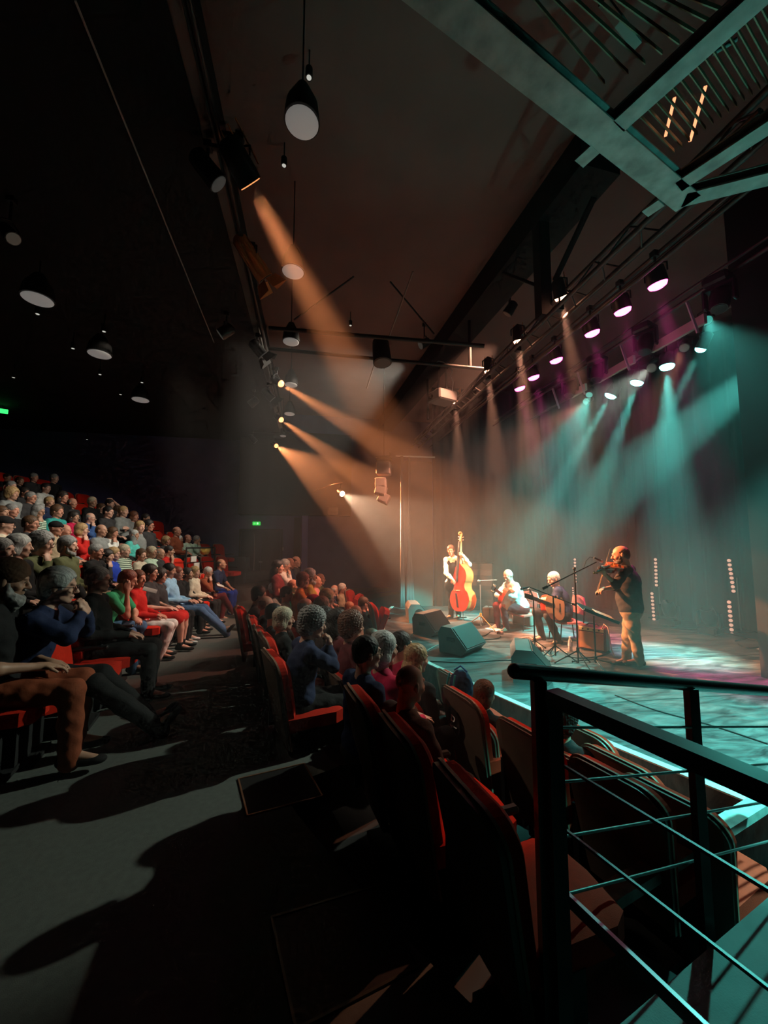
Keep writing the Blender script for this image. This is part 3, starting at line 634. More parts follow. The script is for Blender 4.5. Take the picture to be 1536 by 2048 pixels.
def dress(r, J, m, skin, top, bottom, shoes, hairk=None, hairc=None, beard=None, glasses=False, fine=False, hatc=None, extra=None):
    """hang one figure's meshes under the person's Empty"""
    Mh = Matrix.Translation(Vector(J['head'])) @ Matrix(J['R'].tolist()).to_4x4() @ Matrix.Scale(J.get('hs', 1.0), 4)
    link('body', m['body'], r, SKIN[skin])
    link('shirt', m['shirt'], r, cloth(top)); link('skirt' if 'skirt' in m['trousers'].name else 'trousers', m['trousers'], r, cloth(bottom))
    for q in 'LR': link('shoe', m['shoe' + q], r, cloth(shoes) if isinstance(shoes, str) else shoes)
    if 'waistcoat' in m: link('waistcoat', m['waistcoat'], r, cloth('black'))
    if hairk: link('cap' if hairk in ('cap', 'beanie') else 'hair', hair(hairk, fine), r, cloth(hatc) if hatc else hmat(hairc), Mh)
    if beard: link('beard', hair('longbeard' if beard == 'long' else 'beard', fine), r, hmat(hairc if beard is True or beard == 'long' else beard), Mh)
    if glasses: link('glasses', GLASSES, r, GLM, Mh)
    if fine: link('eyes', EYES, r, EYM, Mh)
    return Mh
# ------------------------------------------------------------------ theatre seats
SH_OUT = mat('seat_shell', (.11, .075, .055), .5, noise=.15, nscale=6); SRED = mat('seat_red_fabric', (.58, .020, .006), .85, noise=.08, nscale=30, bump=.15, bscale=200, spec=.2)
SPIPE = mat('seat_edge', (.30, .17, .12), .5)
def seat_outline(w, z0, z1, r=.13, n=8):
    pts = [(-w / 2 * .84, z0), (w / 2 * .84, z0)]
    pts += [(w / 2 * (.84 + .16 * i / 5), z0 + (z1 - r - z0) * i / 5) for i in range(1, 6)]
    pts += [(w / 2 - r + r * math.cos(t), z1 - r + r * math.sin(t)) for t in [math.pi / 2 * i / n for i in range(1, n + 1)]]
    pts += [(-w / 2 + r - r * math.cos(t), z1 - r + r * math.sin(t)) for t in [math.pi / 2 * i / n for i in range(n, 0, -1)]]
    pts += [(-w / 2 * (.84 + .16 * i / 5), z0 + (z1 - r - z0) * i / 5) for i in range(5, 0, -1)]
    return pts
def curve_back(mb, lean=.20, wrapk=.55):
    for k, p in enumerate(mb.v):
        mb.v[k] = Vector((p.x - (p.z - .45) * lean + wrapk * p.y * p.y * .8, p.y, p.z))
    return mb
def make_seat_meshes():
    d = {}
    sm = lambda n: n
    d['shell'] = curve_back(MB().prism(seat_outline(.53, .24, .93), -.045, -.02, 0)).mesh('shell')
    d['edge'] = curve_back(MB().prism(seat_outline(.545, .235, .94), -.022, -.008, 0)).mesh('piping')
    d['back'] = curve_back(MB().prism(seat_outline(.52, .36, .925), -.006, .045, 0, bulge=.065, one=True)).mesh('back_cushion')
    d['seat'] = MB().prism([(x * .01, y * .01) for x, y in ((2, -24), (40, -25), (47, -21), (49, 0), (47, 21), (40, 25), (2, 24))], .38, .47, 2, bulge=.03).mesh('seat_cushion')
    d['base'] = MB().box((.22, 0, .20), (.06, .50, .37)).box((.18, 0, .015), (.30, .34, .03)).mesh('pedestal')  # upright widened to seat width to block light under the seats
    d['arm'] = MB().box((.17, .0, .60), (.34, .05, .035), bev=.012).box((.0, 0, .42), (.05, .035, .34)).mesh('armrest')
    return d
SM = make_seat_meshes()
def theatre_seat(x, y, z, rz, label, group, tilt_up=False, tag_letter=None):
    r = root('theatre_seat', label, 'seat', (x, y, z), rz, group)
    link('shell', SM['shell'], r, SH_OUT); link('piping', SM['edge'], r, SPIPE); link('back_cushion', SM['back'], r, SRED)
    M = None
    if tilt_up: M = Matrix.Translation((.04, 0, .42)) @ Matrix.Rotation(math.radians(-68), 4, 'Y') @ Matrix.Translation((-.04, 0, -.42))
    link('seat_cushion', SM['seat'], r, SRED, M); link('pedestal', SM['base'], r, BLACKM)
    link('armrest', SM['arm'], r, BLACK, Matrix.Translation((0, .275, 0)))
    if tag_letter:
        pl = MB(); n = 20
        pl.prism([(.085 * math.cos(2 * math.pi * i / n), .68 + .115 * math.sin(2 * math.pi * i / n)) for i in range(n)], -.052, -.046, 0)
        pl.v = [v + Vector((0, .07, 0)) for v in pl.v]; pl = curve_back(pl).build('letter_plate', BLACK, r)
        cu = bpy.data.curves.new('letter', 'FONT'); cu.body = tag_letter; cu.size = .12; cu.extrude = .0015; cu.align_x = 'CENTER'; cu.align_y = 'CENTER'
        to = bpy.data.objects.new('letter', cu); COL.objects.link(to); to.parent = pl; to.matrix_local = Matrix.Translation((-.054 - (.71 - .45) * .2 + .003, .07, .71)) @ Matrix.Rotation(-math.pi / 2, 4, 'Z') @ Matrix.Rotation(math.pi / 2 - .18, 4, 'X')
        cu.materials.append(mat('letter_white', (.75, .72, .68), .5))
        ar = MB().bar((-.105, .045, .635), (-.105, -.045, .635), .010, .004).bar((-.105, .045, .635), (-.108, .02, .655), .010, .004).bar((-.105, .045, .635), (-.102, .02, .615), .010, .004)
        ar.v = [v + Vector((.003, .07, 0)) for v in ar.v]; ar.build('arrow', cu.materials[0], pl)
    return r
def seat_at(p, z, label, group, off=.13, **k):
    """seat whose occupant's hips are above p, turned to the stage"""
    rz = .58 * math.atan2(6.9 - p[1], 6.2 - p[0]); return theatre_seat(p[0] - off * math.cos(rz), p[1] - off * math.sin(rz), z, rz, label, group, **k)
# ------------------------------------------------------------------ the audience
CROWD = """
17 1161 L1 d2.75 hero1
119 1173 L1 d3.05 hero2
197 1159 L1 lap short:silver black black g
256 1160 L1 head short:red green jeans s F
277 1157 L1 lapR short:auburn red white .
301 1145 L1 lap long:dark charcoal red ksg
321 1152 L1 lap curly:dark charcoal black g
339 1141 L1 out short:black pale_blue jeans .
356 1146 L1 lap short:red black black g
376 1148 L1 knees thick:dark black black .
390 1144 L1 lap bob:blond cream black .
417 1144 L1 chin short:white rust maroon g
443 1128 L1 knees fringe:dark navy royal s
39 1092 L2 lapL bob:silver black black .
85 1087 L2 chin curly:grey olive black g
137 1092 L2 lap thick:grey olive khaki b
193 1103 L2 lap short:grey black black g
215 1112 L2 chin long:dark charcoal black .
228 1108 L2 lap bob:blond royal black .
249 1102 L2 lap short:cream striped black .
283 1110 L2 lapR thick:brown cream beige .
304 1105 L2 lap thick:cream pale_green black g
321 1107 L2 lap fringe:grey charcoal black .
339 1102 L2 chinL short:black red black s
4 1100 L2 lap short:grey black black .
10 1050 L3 lapL cap:black:black cream black g
62 1048 L3 cross short:brown charcoal black g
112 1057 L3 lap cap:black:black beige black g
130 1062 L3 lap fringe:grey grey black .
164 1060 L3 chinL bob:blond red black g
203 1061 L3 lap fringe:brown grey black .
226 1066 L3 chin bob:brown white black .
269 1070 L3 lap short:silver turquoise black .
280 1054 L3 lapR long:blond grey black .
298 1051 L3 lap long:black charcoal black g
333 1082 L3 lap curly:blond charcoal black .
359 1079 L3 lap short:white striped black g
376 1077 L3 lap fringe:red pale_green black .
394 1079 L3 chinL short:grey pale_green black .
354 1063 L3 lap fringe:auburn rust black .
25 1021 L4 lap short:grey black black .
4 1025 L4 lap short:brown grey black .
77 1023 L4 chin bob:grey striped black g
115 1023 L4 lap thick:brown teal black .
148 1034 L4 lap long:dark crimson black .
181 1036 L4 chinL fringe:grey blue black g
217 1024 L4 lap short:black charcoal black .
247 1023 L4 cross short:blond grey black .
268 1033 L4 lap bob:auburn grey black .
292 1037 L4 lap short:dark black black .
25 988 L5 lap curly:blond grey black .
62 995 L5 lap short:grey charcoal black g
99 1004 L5 lap short:blond navy black .
126 994 L5 lap long:dark black black .
145 1006 L5 lap fringe:grey charcoal black .
185 1004 L5 lap short:cream black black .
203 1016 L5 lap long:brown black black .
220 1008 L5 raised short:dark charcoal black s
235 1021 L5 lap curly:brown brown black .
23 972 L6 lap short:grey black black .
92 976 L6 lap short:dark white black .
50 985 L6 lap thick:dark charcoal black .
68 955 L7 lap short:grey charcoal black .
109 957 L7 lap short:grey black black .
40 962 L7 lap short:brown black black .
15 955 L8 lap short:dark black black .
519 1190 C d5.5 chin thick:dark charcoal black g
533 1210 C d4.8 lap fringe:red black black .
549 1228 C d4.3 lap short:black charcoal black .
568 1238 C d3.85 lap bob:cream black black F
627 1247 C d3.3 hero3
556 1134 C f lap long:black maroon black .
571 1130 C f chinL short:silver white black .
580 1127 C f lap fringe:grey navy black .
593 1123 C f lap fringe:brown charcoal black s
735 1306 C d2.60 hero4
821 1368 C d2.30 hero5
550 1178 B d7.4 headup short:silver grey black .
574 1188 B d6.6 lap short:brown white black .
587 1172 B d7.3 lap fringe:red green black .
607 1160 B f chin bob:red orange black g
621 1153 B f lap thick:silver yellow black bgs
633 1163 B f lap fringe:blond pink black .
641 1158 B f lap fringe:red olive black .
628 1207 B d5.6 lap cap:dark:crimson pink black .
645 1212 B d5.3 lapL long:auburn maroon black .
655 1196 B d5.9 chin thick:blond navy black g
612 1215 B d5.2 lap fringe:grey cream black .
652 1240 B d4.6 lap curly:dark white black .
677 1243 B d4.1 lap long:dark maroon black F
705 1252 B d3.8 lap curly:auburn maroon black F
768 1298 B d2.95 lap bob:silver crimson black F
970 1388 A d3.35 lap bob:brown black black F
670 1180 A d9.6 chinL fringe:white navy black .
685 1177 A d9.6 lap short:white beige black g
728 1207 A d7.3 chinL short:brown maroon orange .
713 1224 A d6.7 lap fringe:blond beige blue g
700 1215 A d7.6 lap short:orange red black .
745 1278 A d4.7 lap short:brown turquoise cream .
803 1290 A d3.7 lap short:black crimson black F
834 1318 A d3.5 lap long:blond black black F
1128 1440 A d2.75 lap curly:dark charcoal black F
"""
HEAD_R = {'L%d' % k: 11.3 + .98 * (k - 1) for k in range(1, 9)}; HEAD_R.update({'C': 9.55, 'B': 8.87, 'A': 8.07})
FLOORZ = {'L%d' % k: UZ[k - 1] for k in range(1, 9)}; FLOORZ.update({'C': CZ[0], 'B': CZ[1], 'A': CZ[2]})
ROWN = {'L1': 'raked block, row on the aisle', 'L2': 'second row of raked block', 'L3': 'third row of raked block', 'L4': 'fourth row of raked block', 'L5': 'fifth row of raked block', 'L6': 'sixth row of raked block', 'L7': 'seventh row of raked block', 'L8': 'top row of raked block', 'C': 'rear stalls row', 'B': 'middle stalls row', 'A': 'front stalls row'}
GRP = {k: ('audience in the raked block' if k[0] == 'L' else 'audience in the stalls') for k in ROWN}
POSES['headup'] = dict(lean=-10, arms='chinR', hp=-14)
HN = {'short': 'short-haired', 'thick': 'thick-haired', 'curly': 'curly-haired', 'bob': 'bob-haired', 'long': 'long-haired', 'fringe': 'balding', 'cap': 'capped', 'bun': 'bun-haired', 'beanie': 'beanie-wearing'}
HERO = {
    'hero1': dict(pose=dict(lean=2, arms='lap', hp=12, hy=6), hair='beanie', hc='grey', hat='brown', top='black', bot='rust', shoe='black', sleeve='short', beard='long', skin=2, label='bearded person in brown knit hat, black top and rust trousers, nearest in raked block'),
    'hero2': dict(pose=dict(lean=16, arms='handsup', hp=8, legs='out'), hair='thick', hc='silver', top='navy', bot='black', shoe='black', sleeve='long', glasses=True, skin=0, label='grey-haired person with glasses and navy jumper, hands at mouth, legs stretched into aisle'),
    'hero3': dict(pose=dict(lean=10, arms='handsup', hp=12, hy=-6), hair='curly', hc='grey', top='navy', bot='black', shoe='black', sleeve='long', skin=0, label='curly grey-haired person in navy jacket, hand at face, end of rear stalls row'),
    'hero4': dict(pose=dict(lean=2, arms='lap', hp=2, hy=-8), hair='short', hc='black', top='navy', bot='black', shoe='black', sleeve='long', glasses=True, skin=0, label='dark-haired person with glasses and navy shirt collar seen from behind, near the aisle step', collar=True),
    'hero5': dict(pose=dict(lean=4, arms='knees', hp=6, hy=0), hair=None, hc='dark', top='charcoal', bot='black', shoe='black', sleeve='long', skin=2, label='bald person in dark jacket seen from behind, nearest occupied stalls seat')}
people = []
for ln in CROWD.strip().splitlines():
    t = ln.split(); px, py, row = float(t[0]), float(t[1]), t[2]; t = t[3:]; d = None; far = False
    if t[0][0] == 'd' and t[0][1].isdigit(): d = float(t.pop(0)[1:])
    elif t[0] == 'f': far = True; t.pop(0)
    P = atd(px, py, d) if d else atR(px, py, HEAD_R[row], far or row[0] == 'L')
    rz = .58 * math.atan2(6.9 - P.y, 6.2 - P.x)
    if t[0] in HERO:
        hr = HERO[t[0]]; J = seat_pose(**hr['pose']); m = figure(J, .008, hr['sleeve'], .0035, .0090, collar=hr.get('collar', False)); e = dict(hr)
        q = dict(J=J, m=m, hair=hr['hair'], hc=hr['hc'], hat=hr.get('hat'), top=hr['top'], bot=hr['bot'], shoe=hr['shoe'], beard=hr.get('beard'), gl=hr.get('glasses', False), skin=hr['skin'], fine=True, label=hr['label'])
    else:
        pose, hk, top, bot, fl = t[0], t[1].split(':'), t[2], t[3], t[4]; fine = 'F' in fl
        sk = 'k' in fl; sl = 'short' if 's' in fl else 'long'
        J, m = fig(pose, sl, sk, fine)
        q = dict(J=J, m=m, hair=hk[0], hc=hk[1], hat=hk[2] if len(hk) > 2 else None, top=top, bot=bot, shoe='black' if random.random() < .6 else 'white', beard='b' in fl, gl='g' in fl, skin=random.choice([0, 0, 1, 2]), fine=fine, label=None)
        if hk[1] in ('red', 'auburn'): q['skin'] = 1
    q.update(P=P, rz=rz, row=row, px=px, a=math.atan2(P.y - HC[1], HC[0] - P.x)); people.append(q)
# words that single each one out
def desc(q):
    hn = {'cap': 'capped', 'fringe': 'balding', None: 'bald'}.get(q['hair']) or (q['hc'].replace('silver', 'silver') + ' ' + HN[q['hair']])
    return ('bearded ' if q['beard'] and q['label'] is None else '') + hn + ' person' + (' with glasses' if q['gl'] else '')
def top(q): return q['top'].replace('_', ' ') + ' top'
seen = {}
for q in people:
    q.setdefault('x', 0); r = sorted([p for p in people if p['row'] == q['row']], key=lambda p: p['a']); i = [k for k, p in enumerate(r) if p is q][0]
    q['nb'] = r[i + 1] if i + 1 < len(r) else (r[i - 1] if i else q)
    if q['label'] is None: q['label'] = '%s, %s, %s, beside %s' % (desc(q), top(q), ROWN[q['row']], q['nb']['top'].replace('_', ' ') + ' top')
    q['label'] = ' '.join(q['label'].split()[:16])
    if q['label'] in seen: print('DUPLABEL', q['label'], q['px'])
    seen[q['label']] = 1
BOXES = []
rowseats = {}
for q in people:
    J = q['J']; fz = FLOORZ[q['row']]; hz = float(J['head'][2]); s = max(.90, min(1.12 if q['row'][0] == 'L' else 1.02, (q['P'].z - fz) / hz)); zb = q['P'].z - hz * s
    hx, hy_ = float(J['head'][0]) * s, float(J['head'][1]) * s; c, sn = math.cos(q['rz']), math.sin(q['rz'])
    x = q['P'].x - hx * c + hy_ * sn; y = q['P'].y - hx * sn - hy_ * c
    r = root('person', q['label'], 'person', (x, y, zb), q['rz'], GRP[q['row']]); r.scale = (s, s, s)
    dress(r, J, q['m'], q['skin'], q['top'], q['bot'], q['shoe'], q['hair'], q['hc'], q['beard'], q['gl'], q['fine'], q['hat'])
    q['xy'] = (x, y); q['zb'] = zb; rowseats.setdefault(q['row'], []).append(q)
# a seat under everyone, and the empty seats between them
used = set()
def uniq(l):
    l = ' '.join(l.split()[:16])
    if l in used: return None
    used.add(l); return l
for row, qs in rowseats.items():
    gname = 'red theatre seats, ' + ROWN[row]; qs.sort(key=lambda q: q['a'])
    for q in qs:
        if q['label'] in (HERO['hero4']['label'], HERO['hero5']['label']): continue
        z = q['zb'] if abs(q['zb'] - FLOORZ[row]) < .12 else FLOORZ[row]
        l = uniq('red seat of %s, %s, %s' % (desc(q), top(q), ROWN[row])) or uniq('red seat of %s %s, neighbour of %s, %s' % (q['top'].replace('_', ' '), 'top', top(q['nb']), ROWN[row])) or uniq('red seat in %s, between %s and %s wearers' % (ROWN[row], top(q), top(q['nb'])))
        seat_at(q['xy'], z, l or 'red theatre seat, ' + ROWN[row], gname)
    if row[0] == 'L':
        Rr = HEAD_R[row] + .05
        for i in range(len(qs)):
            a0 = qs[i]['a']; a1 = qs[i + 1]['a'] if i + 1 < len(qs) else a0 + (.0 if row == 'L1' else .14 if row in ('L3', 'L4') else .26)
            n = int((a1 - a0) * Rr / .56 + .25) - 1
            for k in range(1, n + 1):
                a = a0 + (a1 - a0) * k / (n + 1); xy = (HC[0] - Rr * math.cos(a), HC[1] + Rr * math.sin(a))
                if xy[1] > 13.9: continue
                l = uniq('empty red seat, %s, beside %s wearing %s' % (ROWN[row], desc(qs[i]), top(qs[i]))) or uniq('empty red seat, %s, second along from %s wearing %s' % (ROWN[row], desc(qs[i]), top(qs[i]))) or uniq('unoccupied red seat, %s, further from %s %s' % (ROWN[row], qs[i]['hc'], top(qs[i])))
                seat_at(xy, FLOORZ[row], l or 'empty red theatre seat in a gap, ' + ROWN[row], gname)
# stalls seats seen empty or from behind
def stall(px, py, ztop, row, label, d=None, letter=None, R=None):
    fz = FLOORZ[row]; R = R or {'C': 9.8, 'B': 9.0, 'A': 8.2}[row]; P = atd(px, py, d) if d else atR(px, py, R)
    rz = .36 * math.atan2(6.9 - P.y, 6.2 - P.x)
    return theatre_seat(P.x + .12 * math.cos(rz), P.y + .12 * math.sin(rz), P.z - .93 if ztop is None else fz, rz, label, 'red theatre seats, ' + ROWN[row], tag_letter=letter)
for x_, y_, l_ in ((.525, 1.42, 'nearest dark-backed red seat, empty, in front of the handrail post'), (.385, 1.92, 'dark-backed seat of the bald person nearest the viewer, rear stalls row'), (.24, 2.36, 'dark-backed seat of the dark-haired person with glasses by the aisle step')):
    theatre_seat(x_ + .13, y_ + .02, CZ[0], .15, l_, 'red theatre seats, ' + ROWN['C']).scale = (1, .86, 1)
stall(893, 1350, 0, 'A', 'brown-backed seat bearing a round plate lettered A with a dark bag', letter='A', d=4.05)
stall(912, 1425, 0, 'B', 'brown-backed seat bearing a round plate lettered B behind the lettered A seat', letter='B', d=3.15)
stall(1040, 1470, 0, 'B', 'brown-backed seat between the lettered B seat and the handrail post', d=2.55)
stall(1225, 1520, 0, 'A', 'brown-backed empty seat near the stage lip seen through the handrail', d=2.45)
stall(1150, 1478, 0, 'A', 'brown-backed seat in front of the curly dark-haired person by the handrail', d=2.85)
stall(1215, 1590, 0, 'B', 'dark-backed empty seat with red cushion seen between the two handrail posts', d=2.05)
stall(1330, 1620, 0, 'A', 'last empty red seat beside the second handrail post', d=2.1)
# folded-up empty red seats at the far end
for px, py, d, l in ((703, 1190, 8.9, 'upright empty red seat against the far side wall, middle stalls'), (750, 1218, 7.0, 'upright empty red seat nearest the far stage edge, front stalls')):
    P = atd(px, py, d); theatre_seat(P.x, P.y, P.z - .82, math.atan2(6.9 - P.y, 6.2 - P.x), l, 'red theatre seats, front stalls row', tilt_up=True)

# small stand with notices and a yellow bundle at the far end of the raked block
def lr(px, py, R=12.0): return atR(px, py, R, True)
a, b = lr(373, 1096), lr(430, 1092); r = root('notice_stand', 'black tubular barrier with two white notices at the far end of the raked block', 'barrier', (a.x, a.y, 0.35))
o_ = Vector((a.x, a.y, .35)); A_ = a - o_; B_ = Vector((b.x, b.y, a.z)) - o_
MB().cyl((A_.x, A_.y, 0), A_, .018, n=8).cyl((B_.x, B_.y, 0), B_, .018, n=8).cyl(A_, B_, .018, n=8).cyl(A_ - Vector((0, 0, .35)), B_ - Vector((0, 0, .35)), .014, n=8).build('frame', RIG, r)
WP = mat('notice_paper', (.7, .7, .66), .7)
for px, py in ((387, 1118), (393, 1131)):
    p = lr(px, py, 11.95) - o_; MB().box(p, (.02, .21, .13), rz=-.3).build('notice', WP, r)
p = lr(410, 1103, 12.1); D = SDF(); D.ell((0, 0, 0), (.10, .22, .09), None, .02).ell((0, .16, .03), .09, None, .03).ell((0, -.15, .03), .08, None, .03); o = link('folded_jacket', D.mesh('folded_jacket', .015, .006), None, cloth('yellow')); o.location = p; tag(o, 'yellow bundle of clothing lying on the black barrier at the end of the raked block', 'jacket')
for px, py, R, lab in ((441, 1171, 11.0, 'white programme sheet held by the person in blue trousers at the far aisle end'), (300, 1180, 10.9, 'white programme sheet on the lap of the person in red by the aisle')):
    p = atR(px, py, R, True); o = MB().box((0, 0, 0), (.15, .21, .004), rz=.3).build('programme', WP); o.location = p; o.rotation_euler = (0, .35, 0); tag(o, lab, 'paper')
# ------------------------------------------------------------------ handrails by the camera
RAIL = mat('rail_black', (.012, .012, .013), .32, .2, spec=.6); RODM = mat('rod_metal', (.16, .17, .17), .45, .9)
Dv = Vector(ray(2422, 1451)).normalized(); d1 = 1.30
A1 = atd(1040, 1341, d1 * .985)
def along(px0, py0, dd, px1):
    """point on the line from (px0,py0) at depth dd along the rail direction, where it reaches column px1"""
    a = atd(px0, py0, dd); u = (px1 - CX) / FPX; w_ = a - Vector(EYEP)
    rt, fw = Vector(RT), Vector(FW); t = (u * w_.dot(fw) - w_.dot(rt)) / (Dv.dot(rt) - u * Dv.dot(fw)); return a + Dv * t
R1 = root('handrail', 'black tubular guard rail running from corner post towards the stage, with thin rods', 'railing', (0, 0, 0), 0)
a = atd(1030, 1342, d1); b = along(1030, 1342, d1, 1640)
MB().cyl(a, b, .026, n=20).ball(a, .026, 16).build('top_tube', RAIL, R1)
p1 = atd(1076, 1348, d1 + .02)
MB().box((p1.x, p1.y, (p1.z - .02) / 2), (.042, .042, p1.z - .02), rz=-.2).build('post', RAIL, R1)
p2 = along(1076, 1348, d1 + .02, 1381)
MB().box((p2.x, p2.y, (p2.z - .02 - .3) / 2 - 0.0), (.040, .040, p2.z + .3), rz=-.2).build('post', RAIL, R1)
for py in (1455, 1566, 1678, 1797):
    a = atd(1100, py, d1 + .02); b = along(1100, py, d1 + .02, 1640); MB().cyl(a, b, .0055, n=8).build('rod', RODM, R1)
R2 = root('handrail', 'black flat-topped guard rail coming towards the viewer from the corner post', 'railing', (0, 0, 0), 0)
def lvl(px, py, z): return atz(px, py, z)
def z_at(px, py, d): return atd(px, py, d).z
q0 = atd(1104, 1392, 1.27); zt = q0.z; q1 = atz(1560, 1588, zt); dr = (q1 - q0); q2 = q0 + dr * 1.25
MB().bar(q0, q2, .055, .045).build('top_rail', RAIL, R2)
MB().box((q0.x, q0.y, (zt - .0) / 2), (.045, .045, zt), rz=-.2).build('post', RAIL, R2)
for py, w_, h_, m_ in ((1519, .008, .008, RODM), (1641, .008, .008, RODM), (1770, .012, .038, mat('flat_bar', (.40, .33, .36), .35, .6))):
    a = atd(1107, py, 1.27); MB().bar(a, a + dr * 1.25, w_, h_).build('rod' if w_ < .01 else 'flat_bar', m_, R2)
# landing behind the rails
c0 = Vector((q0.x, q0.y, 0)); u = Vector((Dv.x, Dv.y, 0)).normalized(); v = Vector((dr.x, dr.y, 0)).normalized()
DECK = mat('deck_floor', (.20, .21, .21), .6, noise=.15, nscale=6, bump=.2, bscale=150)
mb = MB(); pts = [c0, c0 + u * 1.9, c0 + u * 1.9 + v * 2.4, c0 + v * 2.4]; 
mb.prism([(p.x, p.y) for p in pts], -1.14, 0.0); struct('floor', mb, DECK)
o1 = c0 + Vector((-u.y, u.x, 0)) * .0
n_ = -v
mb = MB(); a = c0 + n_ * .34 + u * .32; b = a + u * 2.0
mb.bar(a + Vector((0, 0, -.03)), b + Vector((0, 0, -.03)), .09, .05)
struct('floor_ledge', mb, mat('ledge', (.35, .36, .35), .35, noise=.3, nscale=12))
# step down beside the aisle, edge nosing
nos = mat('nosing', (.06, .06, .06), .4, .4)
a, b = atz(572, 1385, .002), atz(662, 1512, .002); d_ = (b - a).normalized()
mb = MB(); mb.bar(a, b, .035, .012); mb.bar(a + Vector((d_.y, -d_.x, 0)) * -.055, b + Vector((d_.y, -d_.x, 0)) * -.055, .02, .012)
tag(mb.build('step_nosing', nos), 'black ribbed strip along the aisle edge above the grey step', 'nosing')
a, b, c = atz(612, 1440, -.15), atz(642, 1428, -.15), atz(665, 1505, -.15)
st = MB().prism([(a.x - .05, a.y + .1), (b.x + .12, b.y + .1), (c.x + .22, c.y - .2), (c.x - .12, c.y - .2)], -.5, -.15); struct('floor_step', st, CARPET)
# framed hatches in the aisle floor
HM = mat('copper_edge', (.75, .42, .26), .3, .9); HK = mat('hatch_plate', (.015, .013, .013), .5)
def hatch(px, m, label):
    P_ = [atz(x, y, .004) for x, y in px]; r = root('floor_hatch', label, 'hatch', (0, 0, 0))
    MB().prism([(p.x, p.y) for p in P_], .0005, .004).build('plate', HK, r)
    mb = MB()
    for i in range(4): mb.bar(P_[i], P_[(i + 1) % 4], .010, .008)
    mb.build('frame', m, r)
hatch([(477, 1558), (608, 1527), (645, 1592), (495, 1631)], HM, 'flat floor hatch with thin copper-coloured edging in the middle of the aisle')
hatch([(543, 1835), (752, 1772), (838, 1932), (592, 2060)], mat('dull_edge', (.10, .10, .08), .4, .8), 'dark floor hatch with faint edging at the near end of the aisle')
# ------------------------------------------------------------------ things on the stage
TOLEX = mat('tolex', (.035, .03, .03), .6, bump=.2, bscale=200); GRILL = mat('speaker_grille', (.05, .05, .05), .55, .3, bump=.3, bscale=300)
WEDGE = mat('wedge_paint', (.13, .12, .12), .5, noise=.1, nscale=10, bump=.2, bscale=180)
def wedge(px, py, rz, label, logo=False, s=1.0):
    p = atz(px, py, STZ); r = root('monitor_wedge', label, 'speaker', p, rz, 'floor monitor speakers along the stage edge')
    w = .66 * s; prof = [(-.24 * s, 0), (.16 * s, 0), (.25 * s, .10 * s), (-.02 * s, .40 * s), (-.20 * s, .40 * s), (-.26 * s, .30 * s)]
    MB().prism(prof, -w / 2, w / 2, 1).build('cabinet', WEDGE, r)
    n = Vector((.30, 0, .27)).normalized(); c = Vector((.115 * s, 0, .25 * s)); t = Vector((-.27, 0, .30)).normalized()
    a = c + n * .004
    M = Matrix((( t.x, 0, n.x, a.x), (0, 1, 0, 0), (t.z, 0, n.z, a.z), (0, 0, 0, 1)))
    MB().box((0, 0, .004), (.37 * s, w - .05, .012), M=M).build('grille', GRILL, r)
    MB().box((-.03 * s, -w / 2 - .003, .22 * s), (.14 * s, .008, .06 * s), bev=.003).build('side_handle', BLACK, r)
    MB().box((-.03 * s, w / 2 + .003, .22 * s), (.14 * s, .008, .06 * s), bev=.003).build('side_handle', BLACK, r)
    if logo:
        mb = MB(); mb.prism([(.09 * math.cos(k * math.pi / 12), .21 + .09 * math.sin(k * math.pi / 12)) for k in range(24)], -w / 2 - .008, -w / 2 - .003, 1); mb.v = [v + Vector((-.02, 0, 0)) for v in mb.v]; o = mb.build('round_badge', BLACK, r)
        MB().box((-.02, -w / 2 - .01, .21), (.13, .003, .02)).build('badge_bar', mat('badge_pale', (.5, .5, .5), .5), r)
    return r
W1 = wedge(836, 1240, math.radians(-8), 'grey floor monitor farthest along the stage edge with a round black badge', logo=True)
W2 = wedge(866, 1266, math.radians(-50), 'floor monitor with pale mesh grille between the badge one and the nearer pinkish one')
W3 = wedge(926, 1300, math.radians(-52), 'floor monitor with pinkish top and dark grille facing the guitarists')
W4 = wedge(1064, 1352, math.radians(-28), 'nearest floor monitor, seen edge on behind the end of the handrail')
STK = mat('stand_black', (.02, .02, .02), .4, .5); CHR = mat('stand_chrome', (.5, .5, .52), .3, .9)
def tripod(r, h, m, legm=None, spread=.30, z0=.30, n=3, rot=0.0, knob=None):
    MB().cyl((0, 0, .05), (0, 0, h), .011, n=8).build('pole', m, r)
    for k in range(n):
        t = rot + 2 * math.pi * k / n; MB().cyl((0, 0, z0), (spread * math.cos(t), spread * math.sin(t), .015), .009, n=6).ball((spread * math.cos(t), spread * math.sin(t), .014), .014, 8).build('leg', legm or m, r)
    MB().cyl((0, 0, z0 - .03), (0, 0, z0 + .04), .022, n=10).build('collar', knob or m, r)
MICM = mat('mic_body', (.10, .10, .10), .4, .5)
def boom(r, top, tip, back=.25, m=STK):
    top = Vector(top); tip = Vector(tip); d = (tip - top).normalized()
    MB().cyl(top - d * back, tip, .008, n=8).ball(top, .022, 10).build('boom_arm', m, r); MB().cyl(top - d * (back + .06), top - d * back, .018, n=10).build('counterweight', m, r)
def mic(r, a, d, L_=.17, mm=MICM):
    a = Vector(a); d = Vector(d).normalized(); o = MB().cyl(a, a + d * L_, .011, .017, n=10).build('microphone', mm, r); MB().ball(a + d * (L_ + .015), .025, 12).build('mic_head', CHR, o); return o
